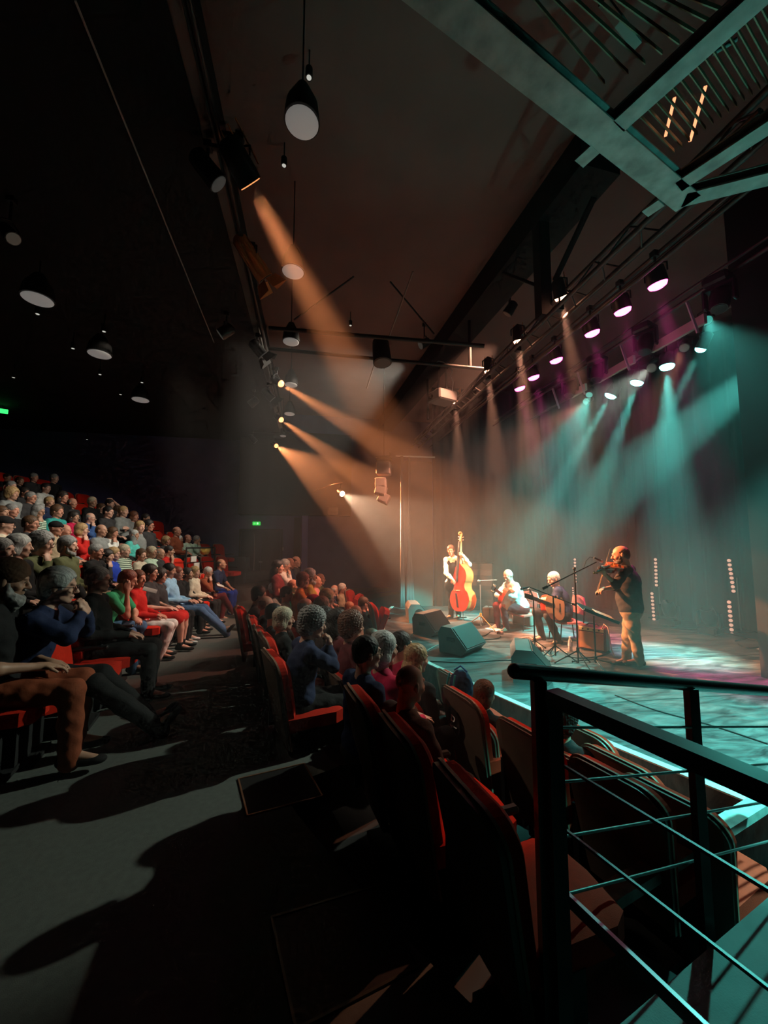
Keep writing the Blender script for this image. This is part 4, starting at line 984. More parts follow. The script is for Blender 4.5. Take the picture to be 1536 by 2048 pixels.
# violinist's boom stand
p = atz(1157, 1333, STZ); r = root('microphone_stand', 'tall black boom microphone stand in front of the violinist', 'stand', p)
tripod(r, 1.36, STK, rot=.4, z0=.22)
def loc(px, py, ref=p, X=None):
    q = Vector(EYEP) + Vector(ray(px, py)) * (((ref - Vector(EYEP)).dot(Vector(FW)))); return q - ref
top_ = Vector((0, 0, 1.36)); tip = loc(1193, 1124); d = (tip - top_).normalized(); lo = loc(1085, 1178)
MB().cyl(lo, tip, .009, n=8).ball(top_, .024, 10).build('boom_arm', STK, r)
MB().cyl(lo, lo + (tip - lo).normalized() * .08, .02, n=10).build('counterweight', STK, r)
g = [loc(1168, 1134), loc(1172, 1122), loc(1180, 1114), loc(1188, 1115)]
MB().tube(g, .004, 6).build('cable', STK, r)
a = loc(1188, 1115); mic(r, a, loc(1207, 1125) - a, .10)
# guitarists' microphone stand with two booms
p2 = atz(1111, 1318, STZ); r = root('microphone_stand', 'black microphone stand with a long boom before the dark-shirted guitarist', 'stand', p2)
def loc2(px, py): q = Vector(EYEP) + Vector(ray(px, py)) * ((p2 - Vector(EYEP)).dot(Vector(FW))); return q - p2
tripod(r, .92, STK, rot=1.2, z0=.2)
a, b = loc2(1143, 1207), loc2(1058, 1174); MB().cyl(a, b, .008, n=8).ball(loc2(1111, 1194), .022, 10).build('boom_arm', STK, r); MB().cyl(a, a + (a - b).normalized() * .07, .018, n=10).build('counterweight', STK, r)
mic(r, b, loc2(1050, 1176) - b + Vector((0, 0, -.0)), .10)
# second vertical mic by the pale-shirted guitarist
p3 = atz(1070, 1300, STZ); r = root('microphone_stand', 'slim microphone stand with an upright round-headed microphone between the two guitarists', 'stand', p3)
def loc3(px, py): q = Vector(EYEP) + Vector(ray(px, py)) * ((p3 - Vector(EYEP)).dot(Vector(FW))); return q - p3
tripod(r, .85, STK, rot=.2, z0=.15, spread=.22); mic(r, (0, 0, .85), (-.35, .1, .75), .12)
# chrome stand with the yellow collar, bass side
p4 = atz(962, 1256, STZ); r = root('microphone_stand', 'pale stand with a yellow leg collar and a horizontal arm beside the double bass', 'stand', p4)
tripod(r, .88, CHR, legm=mat('orange_leg', (.5, .2, .06), .4, .3), rot=.9, z0=.26, spread=.36, knob=mat('yellow_collar', (.75, .55, .06), .5))
def loc4(px, py): q = Vector(EYEP) + Vector(ray(px, py)) * ((p4 - Vector(EYEP)).dot(Vector(FW))); return q - p4
MB().cyl(loc4(958, 1161), loc4(994, 1160), .008, n=8).ball(loc4(958, 1162), .03, 10).build('boom_arm', CHR, r)
# music stand
p5 = atz(1192, 1333, STZ); r = root('music_stand', 'black music stand with a tilted desk and a sheet clipped on it, before the violinist', 'stand', p5)
def loc5(px, py): q = Vector(EYEP) + Vector(ray(px, py)) * ((p5 - Vector(EYEP)).dot(Vector(FW))); return q - p5
tripod(r, .70, STK, rot=.2, z0=.10, spread=.30)
a, b = loc5(1157, 1212), loc5(1226, 1239); ax = (b - a).normalized(); wv = Vector(FW) * .30 + Vector((0, 0, .06)); wv = wv - ax * wv.dot(ax); nn = ax.cross(wv).normalized()
c = (a + b) / 2
def quadbox(c, u_, v_, n_, t): return [c + u_ * i + v_ * j + n_ * (t * k) for k in (0, 1) for i, j in ((-1, -1), (1, -1), (1, 1), (-1, 1))]
FB = [(0, 3, 2, 1), (4, 5, 6, 7), (0, 1, 5, 4), (1, 2, 6, 5), (2, 3, 7, 6), (3, 0, 4, 7)]
MB().add(quadbox(c, ax * (b - a).length * .5, wv * .5, nn, .006), FB).add(quadbox(c + wv * -.5 + nn * .02, ax * (b - a).length * .5, nn * .02, wv.normalized(), .004), FB).build('desk', STK, r)
MB().add(quadbox(c + ax * .13 + nn * .008, ax * .14, wv * .34, nn, .003), FB).build('sheet', mat('paper', (.45, .40, .36), .8), r)
# combo amplifier
p = atz(1188, 1300, STZ); r = root('guitar_amplifier', 'small reddish-brown combo amplifier with a cable standing behind the music stand', 'amplifier', p, math.radians(215))
AMPM = mat('amp_tolex', (.16, .035, .02), .55, bump=.2, bscale=150); CLOTHM = mat('amp_cloth', (.45, .20, .07), .8, bump=.3, bscale=300)
MB().box((0, 0, .20), (.22, .42, .38), bev=.02).build('cabinet', AMPM, r); MB().box((.112, 0, .17), (.012, .36, .26), bev=.004).build('grille_cloth', CLOTHM, r)
o = MB().box((.10, 0, .345), (.03, .37, .06), bev=.005).build('control_panel', mat('amp_panel', (.65, .5, .2), .4), r)
for k in range(4): MB().cyl((.115, -.12 + k * .08, .345), (.13, -.12 + k * .08, .345), .012, n=8).build('knob', BLACK, o)
MB().tube([(0, -.1, .385), (0, -.06, .42), (0, .06, .42), (0, .1, .385)], .01, 6).build('handle', BLACK, r)
MB().tube([(.1, .16, .37), (.14, .2, .46), (.16, .26, .42), (.18, .3, .1), (.2, .34, .01)], .008, 6).build('cable', mat('cable_pale', (.5, .4, .36), .5), r)
# second amp behind the pale guitarist and gear by the bass
p = atz(1048, 1250, STZ); r = root('guitar_amplifier', 'dark amplifier half hidden under the chair of the pale-shirted guitarist', 'amplifier', p, math.radians(215))
MB().box((0, 0, .18), (.24, .42, .34), bev=.02).build('cabinet', mat('amp2', (.30, .22, .2), .6), r); MB().box((.122, 0, .17), (.01, .36, .26)).build('grille_cloth', GRILL, r)
p = atz(984, 1245, STZ); r = root('amplifier', 'small dark bass amplifier on the floor between bass player and guitarist', 'amplifier', p, math.radians(230))
MB().box((0, 0, .17), (.28, .36, .33), bev=.02).build('cabinet', TOLEX, r); MB().box((.142, 0, .15), (.01, .30, .22)).build('grille_cloth', GRILL, r); MB().tube([(0, -.08, .335), (0, -.05, .37), (0, .05, .37), (0, .08, .335)], .009, 6).build('handle', BLACK, r)
# water bottle
p = atz(1141, 1302, STZ); r = root('water_bottle', 'clear plastic water bottle on the stage floor beside the dark-shirted guitarist', 'bottle', p)
PET = mat('pet_plastic', (.75, .8, .8), .12); PET.node_tree.nodes['Principled BSDF'].inputs['Transmission Weight'].default_value = .6
MB().tube([(0, 0, 0), (0, 0, .01), (0, 0, .06), (0, 0, .09), (0, 0, .15), (0, 0, .185), (0, 0, .205)], [.028, .032, .032, .029, .032, .020, .013], 14).build('body', PET, r); MB().cyl((0, 0, .205), (0, 0, .225), .015, n=12).build('cap', mat('cap_white', (.8, .8, .8), .4), r)
MB().tube([(0, 0, .075), (0, 0, .13)], .0335, 14).build('sleeve_label', mat('bottle_label', (.5, .5, .6), .5), r)
# lamp battens standing at the back of the stage: 2 bars of round lamps each
LEDM = mat('led_lens', (.8, .5, .42), .4, emit=(1, .45, .32), estr=.75)
def batten(r, a, b, n, w_=.075):
    a = Vector(a); b = Vector(b); d = (b - a); x = Vector((-1, -.45, 0)).normalized()
    o = MB().bar(a - d * .06, b + d * .06, w_, .05, up=x).build('bar_housing', RIG, r)
    for k in range(n):
        c = a + d * (k / (n - 1)) + x * .026; MB().cyl(c, c + x * .012, d.length / n * .40, n=14).build('lens', LEDM, o)
for (tx, ty, ux, uy, lx, ly, mx, my, bx, by, n1, n2, lab) in (
        (1151, 1119, 1152, 1163, 1147, 1176, 1148, 1190, 1156, 1222, 8, 4, 'pair of upright lamp bars behind the boom stand, partly hidden by the guitarist'),
        (1312, 1119, 1314, 1170, 1305, 1187, 1309, 1238, 1322, 1238, 8, 8, 'pair of upright lamp bars right of the violinist'),
        (1459, 1121, 1468, 1182, 1459, 1204, 1465, 1268, 1482, 1263, 8, 8, 'pair of upright lamp bars next to the near black wing')):
    p = atz(bx, by, STZ); dd = (p - Vector(EYEP)).dot(Vector(FW)) - .12
    r = root('light_batten', lab, 'stage light', p, 0, 'upright lamp bars along the back of the stage')
    L_ = lambda x_, y_: Vector(EYEP) + Vector(ray(x_, y_)) * dd - p
    batten(r, L_(tx, ty), L_(ux, uy), n1); batten(r, L_(lx, ly), L_(mx, my), n2)
    t = L_(tx, ty); MB().cyl((0, 0, 0), (0.0, 0, max(.9, t.z - .35)), .014, n=8).build('pole', STEEL, r); MB().box((0, 0, .012), (.4, .3, .024), bev=.006).build('foot', RIG, r)
# moving heads standing on the floor
def moving_head(name, label, p, rz, s=1.0, up=True, group=None, tilt=-40):
    r = root(name, label, 'stage light', p, rz, group); sg_ = 1 if up else -1
    MB().box((0, 0, .07 * sg_ * s), (.34 * s, .30 * s, .14 * s), bev=.03 * s).build('base', RIG, r)
    yk = MB()
    for y in (-1, 1): yk.box((0, y * .17 * s, .27 * sg_ * s), (.12 * s, .045 * s, .30 * s), bev=.015)
    yk.box((0, 0, .155 * sg_ * s), (.13 * s, .34 * s, .04 * s)); yk.build('yoke', RIG, r)
    t = math.radians(tilt); d = Vector((math.cos(t), 0, math.sin(t))); c = Vector((0, 0, .34 * sg_ * s))
    MB().tube([c - d * .20 * s, c - d * .16 * s, c - d * .02 * s, c + d * .12 * s, c + d * .17 * s], [.06 * s, .115 * s, .13 * s, .115 * s, .10 * s], 16).build('head', RIG, r)
    MB().cyl(c + d * .168 * s, c + d * .176 * s, .085 * s, n=18).build('lens', mat('dark_lens', (.02, .025, .03), .08), r); return r
moving_head('moving_head', 'dark moving-head light on the floor just behind the violinist', atz(1340, 1250, STZ), math.radians(200), 1.0, tilt=65, group='moving heads on the stage floor')
moving_head('moving_head', 'dark moving-head light on the floor beside the nearest upright lamp bars', atz(1420, 1268, STZ), math.radians(200), 1.0, tilt=60, group='moving heads on the stage floor')
# shelves / equipment racks in shadow behind the bass
p = atz(948, 1225, STZ); p = Vector((4.55, 9.7, STZ)); r = root('equipment_rack', 'tall dark equipment rack in the shadow behind the double bass', 'rack', p, math.radians(-120))
MB().box((0, 0, .62), (.45, .55, 1.2), bev=.01).build('case', RIG, r)
for k in range(4): MB().box((.235, 0, .2 + k * .26), (.02, .48, .16), bev=.004).build('rack_unit', mat('rack_unit', (.05, .045, .045), .4), r)
# cables and pedals
def cable(pts, lab, m=BLACK, rr=.007):
    P_ = [atz(x, y, STZ + rr) for x, y in pts]; out = []
    for i in range(len(P_) - 1):
        a, b = P_[i], P_[i + 1]; z_, y_ = P_[max(i - 1, 0)], P_[min(i + 2, len(P_) - 1)]
        for k in range(5):
            t = k / 5; out.append(.5 * ((2 * a) + (b - z_) * t + (2 * z_ - 5 * a + 4 * b - y_) * t * t + (3 * a - z_ - 3 * b + y_) * t ** 3))
    out.append(P_[-1]); tag(MB().tube(out, rr, 6).build('cable', m), lab, 'cable', 'cables lying on the stage')
cable([(812, 1282), (830, 1262), (842, 1262)], 'pale cable leading from stage edge to the second floor monitor', mat('cab_teal', (.3, .35, .35), .5))
cable([(850, 1304), (880, 1288), (905, 1292)], 'pale cable leading to the pinkish floor monitor', M_.setdefault('cab2', mat('cab_teal2', (.3, .35, .35), .5)))
cable([(860, 1322), (930, 1325), (1010, 1320), (1100, 1322)], 'long dark cable crossing the stage in front of the pinkish monitor')
cable([(1130, 1312), (1160, 1316), (1200, 1312), (1220, 1304), (1205, 1298)], 'cable looping around the brown amplifier')
cable([(1030, 1280), (1060, 1275), (1080, 1292), (1100, 1312), (1118, 1300), (1135, 1306)], 'pale cable curling under the dark-shirted guitarist', mat('cab_pale', (.5, .35, .3), .5))
cable([(935, 1262), (965, 1272), (985, 1262), (1000, 1275), (960, 1280)], 'cable tangle at the foot of the yellow-collared stand')
cable([(1230, 1390), (1310, 1420), (1420, 1450), (1536, 1488)], 'dark cable stretched across the near teal-lit stage floor', BLACK, .006)
cable([(1300, 1258), (1360, 1256), (1430, 1262), (1490, 1275), (1520, 1282)], 'dark cable running along the foot of the back curtain')
cable([(1470, 1282), (1500, 1276), (1525, 1290), (1495, 1296), (1476, 1288)], 'coiled cable beside the nearest lamp bars')
p = atz(880, 1240, STZ); tag(MB().bar(p, p + Vector((.6, -.1, .06)), .03, .02).build('floor_bar', RIG), 'thin dark bar lying behind the farthest floor monitor', 'bar')
for px, py, lab in ((1000, 1268, 'effects pedal by the pale guitarist on the floor'), (1075, 1300, 'effects pedal at the dark-shirted guitarist feet')):
    p = atz(px, py, STZ); r = root('effects_pedal', lab, 'pedal', p, 2.6); MB().box((0, 0, .025), (.12, .07, .05), bev=.008).build('case', mat('pedal', (.25, .12, .1), .5), r); MB().cyl((.02, 0, .05), (.02, 0, .065), .012, n=10).build('switch', STEEL, r)
# white paper / set list on the floor
p = atz(988, 1258, STZ + .002)
tag(MB().box((p.x, p.y, STZ + .003), (.21, .30, .003), rz=.4).build('paper_sheet', mat('paper2', (.8, .75, .7), .8)), 'white paper sheet on the floor by the pale-shirted guitarist', 'paper')
# bag on the lettered A seat
P_ = atd(922, 1368, 3.9); r = root('bag', 'dark blue rucksack with light straps on the seat next to the stage edge', 'bag', (P_.x, P_.y, P_.z - .16), .3); r.scale = (.72,) * 3
D = SDF(); D.ell((0, 0, .2), (.17, .15, .22), None, .03).ell((.09, 0, .14), (.10, .12, .12), None, .03); link('body', D.mesh('bag_body', .015, .006), r, cloth('navy'))
MB().tube([(-.05, .08, .40), (0, .0, .47), (.05, -.08, .40)], .012, 6).build('handle', cloth('blue'), r); MB().tube([(-.15, .06, .38), (-.19, .07, .25), (-.16, .08, .05)], .014, 6).tube([(-.15, -.06, .38), (-.19, -.07, .25), (-.16, -.08, .05)], .014, 6).build('strap', cloth('teal'), r)
# ------------------------------------------------------------------ the four musicians
def PX(d0):
    return lambda px, py, dd=0.0: atd(px, py, d0 + dd)
def depth(p): return (Vector(p) - Vector(EYEP)).dot(Vector(FW))
def player(base, label, J, spec, h=.008, **kw):
    o = Vector(base); K = {}
    for k, v in J.items():
        K[k] = v if k in ('R', 'hands', 'feet', 'hs') else A(v - o)
    K['hands'] = {q: (A(a), A(b), c) for q, (a, b, c) in J['hands'].items()}
    m = figure(K, h, spec['sleeve'], .003, .0095, **kw)
    r = root('person', label, 'person', base)
    dress(r, K, m, spec['skin'], spec['top'], spec['bot'], spec['shoe'], spec.get('hair'), spec.get('hc'), spec.get('beard'), spec.get('gl', False), True)
    return r
WOODR = mat('red_varnish', (.42, .035, .012), .22, noise=.25, nscale=5); WOODO = mat('orange_varnish', (.48, .17, .05), .25, noise=.2, nscale=6)
EBONY = mat('ebony', (.03, .018, .015), .3); MAPLE = mat('maple', (.55, .33, .15), .35); STRM = mat('string_steel', (.5, .5, .5), .3, 1.0); SPRUCE = mat('spruce_top', (.55, .30, .12), .3, noise=.1, nscale=8)
def spline_outline(cp, n=5):
    right = []
    for i in range(len(cp) - 1):
        p0, p1, p2, p3 = cp[max(i - 1, 0)], cp[i], cp[i + 1], cp[min(i + 2, len(cp) - 1)]
        for k in range(n):
            t = k / n; right.append(tuple(.5 * ((2 * p1[c]) + (p2[c] - p0[c]) * t + (2 * p0[c] - 5 * p1[c] + 4 * p2[c] - p3[c]) * t * t + (3 * p1[c] - p0[c] - 3 * p2[c] + p3[c]) * t ** 3) for c in (0, 1)))
    right.append(cp[-1]); return right + [(-a, b) for a, b in right[::-1] if a > 1e-4]
BASSO = [(0, 0), (.14, .008), (.25, .07), (.325, .20), (.335, .31), (.285, .43), (.215, .49), (.185, .56), (.195, .64), (.23, .70), (.255, .79), (.245, .88), (.19, .97), (.10, 1.04), (.035, 1.10), (0, 1.11)]
def bowed(name, label, M, L_, topm, ribm, deep, full=True):
    """violin family, body length L_, standing along z, front towards x"""
    k = L_ / 1.11; r = bpy.data.objects.new(name, None); COL.objects.link(r); r.matrix_world = M; tag(r, label, 'instrument')
    ol = [(a * k, b * k) for a, b in spline_outline(BASSO)]; d = deep
    MB().prism(ol, -d / 2, d / 2, 0, bulge=0).build('ribs', ribm, r)
    big = [(a * 1.03, (b - L_ / 2) * 1.015 + L_ / 2) for a, b in ol]
    MB().prism(big, d / 2, d / 2 + .006 * k + .002, 0, bulge=.02 * k).build('front', topm, r); MB().prism(big, -d / 2 - .006 * k - .002, -d / 2, 0, bulge=.02 * k).build('back', ribm, r)
    MB().bar((d * .3, 0, L_ * .97), (d * .25, 0, L_ * 1.50), .045 * k, .05 * k).build('neck', MAPLE, r)
    MB().bar((d / 2 + .075 * k, 0, L_ * .62), (d * .25 + .035 * k, 0, L_ * 1.49), .062 * k, .02 * k).build('fingerboard', EBONY, r)
    MB().bar((d / 2 + .05 * k, 0, L_ * .07), (d / 2 + .10 * k, 0, L_ * .36), .055 * k, .015 * k).build('tailpiece', EBONY, r)
    MB().prism([(-.06 * k, 0), (-.075 * k, .02 * k), (-.05 * k, .12 * k), (.05 * k, .12 * k), (.075 * k, .02 * k), (.06 * k, 0), (.02 * k, .03 * k), (-.02 * k, .03 * k)], 0, .014 * k, 2, M=Matrix.Translation((d / 2 + .02 * k, 0, L_ * .42)) @ Matrix(((0, 1, 0, 0), (1, 0, 0, 0), (0, 0, 1, 0), (0, 0, 0, 1)))).build('bridge', MAPLE, r)
    mb = MB()
    for y in (-1.5, -.5, .5, 1.5): mb.tube([(d / 2 + .10 * k, y * .012 * k, L_ * .36), (d / 2 + .145 * k, y * .022 * k, L_ * .425), (d * .25 + .05 * k, y * .010 * k, L_ * 1.49)], max(.0012 * k, .0007), 5)
    mb.build('strings', STRM, r)
    mb = MB()
    for s in (-1, 1): mb.tube([(d / 2 + .022 * k, s * .10 * k, L_ * .34), (d / 2 + .024 * k, s * .115 * k, L_ * .38), (d / 2 + .024 * k, s * .10 * k, L_ * .43), (d / 2 + .024 * k, s * .085 * k, L_ * .48), (d / 2 + .024 * k, s * .10 * k, L_ * .52)], .007 * k, 6)
    mb.build('sound_hole', EBONY, r)
    pts = [(d * .25, 0, L_ * 1.48), (d * .22, 0, L_ * 1.56), (d * .10, 0, L_ * 1.635)]; c = Vector((d * .10 + .045 * k, 0, L_ * 1.65))
    for i in range(15):
        t = math.pi * .95 - i * .48; rr = .060 * k * (1 - i / 17); pts.append(c + Vector((math.cos(t) * rr, 0, math.sin(t) * rr)))
    MB().tube(pts, [.028 * k, .030 * k, .026 * k] + [.020 * k * (1 - i / 30) for i in range(15)], 8).build('scroll', MAPLE, r)
    for i in range(4):
        s = -1 if i % 2 else 1; z = L_ * (1.515 + .028 * i); o = MB().cyl((d * .2, 0, z), (d * .2, s * .075 * k, z), .007 * k, n=8).ball((d * .2, s * .09 * k, z), (.008 * k, .02 * k, .018 * k), 8).build('tuning_peg', EBONY if L_ < .5 else STRM, r)
    if full: MB().cyl((0, 0, -.20), (0, 0, .01), .006, n=8).ball((0, 0, -.195), .014, 8).build('endpin', STEEL, r)
    return r
def axes(o, z, x):
    z = Vector(z).normalized(); x = Vector(x); x = (x - z * x.dot(z)).normalized(); y = z.cross(x)
    return Matrix(((x.x, y.x, z.x, o[0]), (x.y, y.y, z.y, o[1]), (x.z, y.z, z.z, o[2]), (0, 0, 0, 1)))
# --- double bass and its player
bp = atz(906, 1237, STZ); d0 = depth(bp); W = PX(d0)
J = dict(head=W(902, 1101), neck=W(906, 1114), chest=W(906, 1137), hipL=W(912, 1172, -.04), hipR=W(901, 1172, .05), shL=W(918, 1119, -.06), shR=W(893, 1120, .06),
         elL=W(939, 1129, -.12), wrL=W(926, 1111, -.25), elR=W(892, 1146, -.08), wrR=W(904, 1158, -.32), knL=W(914, 1203, -.10), knR=W(903, 1203, .02), anL=W(917, 1229, -.02), anR=W(902, 1230, .05),
         R=rotm(-115, 8, 4), feet={'L': A((-.5, -.8, 0)), 'R': A((-.8, -.5, 0))},
         hands={'L': (Vector((-.75, .15, .35)), Vector((-.3, -.9, 0)), 70), 'R': (Vector((.35, -.35, -.75)), Vector((.3, .5, -.1)), 45)})
player(bp, 'person in white shirt and dark waistcoat standing behind the double bass, plucking it', J, dict(sleeve='long', skin=1, top='white', bot='black', shoe='black', hair='short', hc='brown'), waistcoat=True, collar=True)
o = atd(926, 1222, d0 - .40); top_ = atd(925, 1128, d0 - .18)
bowed('double_bass', 'red-brown double bass with a pale scroll held upright by the waistcoated player', axes(o, top_ - o, (-.97, -.30, 0)), 1.04, WOODR, WOODO, .20)
# --- violinist
bp = atz(1266, 1332, STZ); d0 = depth(bp); W = PX(d0)
J = dict(head=W(1241, 1110), neck=W(1253, 1134), chest=W(1257, 1163), hipL=W(1261, 1222, -.08), hipR=W(1264, 1222, .08), shL=W(1250, 1141, -.15), shR=W(1260, 1139, .14),
         elL=W(1232, 1170, -.26), wrL=W(1208, 1147, -.30), elR=W(1236, 1174, .06), wrR=W(1208, 1178, -.06), knL=W(1270, 1274, -.09), knR=W(1255, 1273, .07), anL=W(1279, 1320, -.09), anR=W(1253, 1319, .07),
         R=rotm(150, 10, 6), feet={'L': A((-.75, .6, 0)), 'R': A((-.9, .3, 0))},
         hands={'L': (Vector((-.6, -.35, .45)), Vector((.5, .5, .6)), 75), 'R': (Vector((-.9, -.1, -.25)), Vector((0, 0, -1)), 40)}, hs=1.05)
player(bp, 'person in grey shirt with rolled sleeves and khaki trousers standing playing violin', J, dict(sleeve='rolled', skin=1, top='charcoal', bot='khaki', shoe='brown', hair='fringe', hc='dark', beard='dark'), h=.0075, fat=1.14, collar=True)
a, b = W(1236, 1131, -.12), W(1190, 1147, -.42); z = b - a
bowed('violin', 'orange-brown violin held under the chin of the standing player', axes(a, z, Vector((0, 0, 1)) + Vector((.1, -.35, 0))), .36, mat('violin_top', (.42, .11, .03), .25), WOODR, .035, full=False)
a, b = W(1193, 1192, -.10), W(1221, 1096, -.20); bw = root('violin_bow', 'slim violin bow crossing the violin of the standing player', 'bow', a)
MB().cyl((0, 0, 0), b - a, .0042, .003, n=8).build('stick', MAPLE, bw); MB().bar(Vector((-.012, 0, .02)), (b - a) + Vector((-.012, 0, -.01)), .006, .002).build('hair_ribbon', mat('bow_hair', (.7, .65, .55), .6), bw); MB().bar((0, 0, .01), (b - a) * .07, .012, .022).build('frog', EBONY, bw)
# --- guitars
def guitar(label, M, L_=.50, topm=SPRUCE):
    r = bpy.data.objects.new('guitar', None); COL.objects.link(r); r.matrix_world = M; tag(r, label, 'instrument')
    GO = [(0, 0), (.10, .004), (.17, .05), (.205, .13), (.195, .21), (.15, .28), (.135, .32), (.15, .38), (.155, .43), (.12, .48), (.05, .50), (0, .50)]
    k = L_ / .5; ol = [(a * k, b * k) for a, b in spline_outline(GO)]
    MB().prism(ol, -.05, .045, 0).build('sides', WOODR, r); MB().prism(ol, .045, .05, 0, bulge=.004).build('top', topm, r)
    MB().cyl((.053, 0, L_ * .60), (.056, 0, L_ * .60), .045, n=20).build('sound_hole', EBONY, r)
    MB().bar((.03, 0, L_ * .98), (.03, 0, L_ * 1.62), .05, .028).build('neck', WOODR, r); MB().bar((.058, 0, L_ * .70), (.050, 0, L_ * 1.62), .052, .010).build('fingerboard', EBONY, r)
    hd_ = MB().bar((.040, 0, L_ * 1.61), (.015, 0, L_ * 1.95), .075, .016).build('headstock', EBONY, r)
    for i in range(6):
        s = -1 if i % 2 else 1; z = L_ * (1.68 + .08 * (i // 2)); MB().cyl((.03, s * .035, z), (.03, s * .06, z), .004, n=6).ball((.03, s * .066, z), .010, 8).build('tuning_peg', STEEL, hd_)
    MB().box((.060, 0, L_ * .28), (.014, .14, .018)).build('bridge', EBONY, r)
    mb = MB()
    for i in range(6): mb.cyl((.066, (i - 2.5) * .010, L_ * .28), (.058, (i - 2.5) * .0075, L_ * 1.62), .0007, n=4)
    mb.build('strings', STRM, r); return r
# --- pale-shirted guitarist
bp = atz(1041, 1256, STZ); d0 = depth(bp); W = PX(d0)
J = dict(head=W(1016, 1151), neck=W(1022, 1165), chest=W(1030, 1184), hipL=W(1044, 1217, -.12), hipR=W(1040, 1215, .10), shL=W(1031, 1171, -.16), shR=W(1013, 1170, .13),
         elL=W(1029, 1194, -.28), wrL=W(1010, 1188, -.42), elR=W(994, 1190, .04), wrR=W(1008, 1195, -.14), knL=W(1006, 1214, -.22), knR=W(993, 1211, .02), anL=W(1013, 1255, -.18), anR=W(995, 1249, .04),
         R=rotm(205, 34, 0), feet={'L': A((-.9, -.4, 0)), 'R': A((-.95, -.2, 0))},
         hands={'L': (Vector((-.7, -.2, .2)), Vector((.2, .8, .3)), 70), 'R': (Vector((.4, -.8, -.2)), Vector((.6, .3, -.3)), 35)})
player(bp, 'seated person in white shirt and dark trousers looking down at a guitar', J, dict(sleeve='long', skin=0, top='white', bot='maroon', shoe='cream', hair='fringe', hc='white'), fat=1.12, collar=True)
a, b = W(1024, 1203, -.14), W(998, 1184, -.60); guitar('small brown guitar in the lap of the white-shirted seated player', axes(a, b - a, (-.75, .3, .45)))
# --- dark-shirted guitarist
bp2 = atz(1124, 1281, STZ); d0b = depth(bp2); W2_ = PX(d0b)
J = dict(head=W2_(1107, 1158), neck=W2_(1113, 1175), chest=W2_(1121, 1196), hipL=W2_(1128, 1229, -.12), hipR=W2_(1126, 1228, .10), shL=W2_(1117, 1182, -.17), shR=W2_(1120, 1180, .15),
         elL=W2_(1108, 1209, -.27), wrL=W2_(1086, 1203, -.36), elR=W2_(1119, 1212, .02), wrR=W2_(1104, 1209, -.16), knL=W2_(1096, 1232, -.20), knR=W2_(1072, 1224, .05), anL=W2_(1116, 1280, -.16), anR=W2_(1084, 1272, .06),
         R=rotm(178, 20, 0), feet={'L': A((-.9, -.3, 0)), 'R': A((-.95, -.1, 0))},
         hands={'L': (Vector((-.7, -.3, .1)), Vector((.2, .8, .3)), 70), 'R': (Vector((-.3, -.8, -.1)), Vector((.6, -.1, -.5)), 35)})
player(bp2, 'seated white-haired person in dark shirt and trousers playing a guitar with a round hole', J, dict(sleeve='long', skin=0, top='navy', bot='charcoal', shoe='brown', hair='short', hc='white'), fat=1.1, collar=True)
a, b = W2_(1124, 1220, -.22), W2_(1074, 1201, -.50); guitar('tan guitar with a round dark sound hole held by the dark-shirted seated player', axes(a, b - a, (-.55, -.75, .35)), topm=mat('tan_top', (.45, .22, .10), .3))
# --- stacking chairs
CHR_R = mat('chair_plastic', (.42, .13, .12), .5)
def stage_chair(p, rz, label, h=.46):
    r = root('stacking_chair', label, 'chair', p, rz, 'stacking chairs under the guitarists')
    c = MB().prism([(-.20, -.20), (.20, -.22), (.22, 0), (.20, .22), (-.20, .20)], h - .03, h, 2, bulge=.012).build('seat', CHR_R, r)
    mb = MB().prism([(-.19, h + .12), (.19, h + .12), (.22, h + .30), (.18, h + .42), (0, h + .45), (-.18, h + .42), (-.22, h + .30)], -.24, -.215, 0)
    mb.build('backrest', CHR_R, r)
    for x, y in ((.19, .20), (.19, -.20), (-.19, .20), (-.19, -.20)): MB().tube([(x, y, h - .03), (x * 1.22, y * 1.1, .01)], .011, 8).build('leg', BLACK, r)
    MB().tube([(-.19, .20, h - .03), (-.22, .19, h + .20), (-.23, .17, h + .40)], .011, 8).tube([(-.19, -.20, h - .03), (-.22, -.19, h + .20), (-.23, -.17, h + .40)], .011, 8).build('back_frame', BLACK, r)
    return r
hp = (W(1044, 1217, -.12) + W(1040, 1215, .10)) / 2; stage_chair((hp.x + .04, hp.y, STZ), math.radians(195), 'pinkish plastic chair with black legs under the white-shirted guitarist', hp.z - STZ - .11)
hp = (W2_(1128, 1229, -.12) + W2_(1126, 1228, .10)) / 2; stage_chair((hp.x + .06, hp.y, STZ), math.radians(170), 'pinkish plastic chair with black legs under the dark-shirted guitarist', hp.z - STZ - .11)
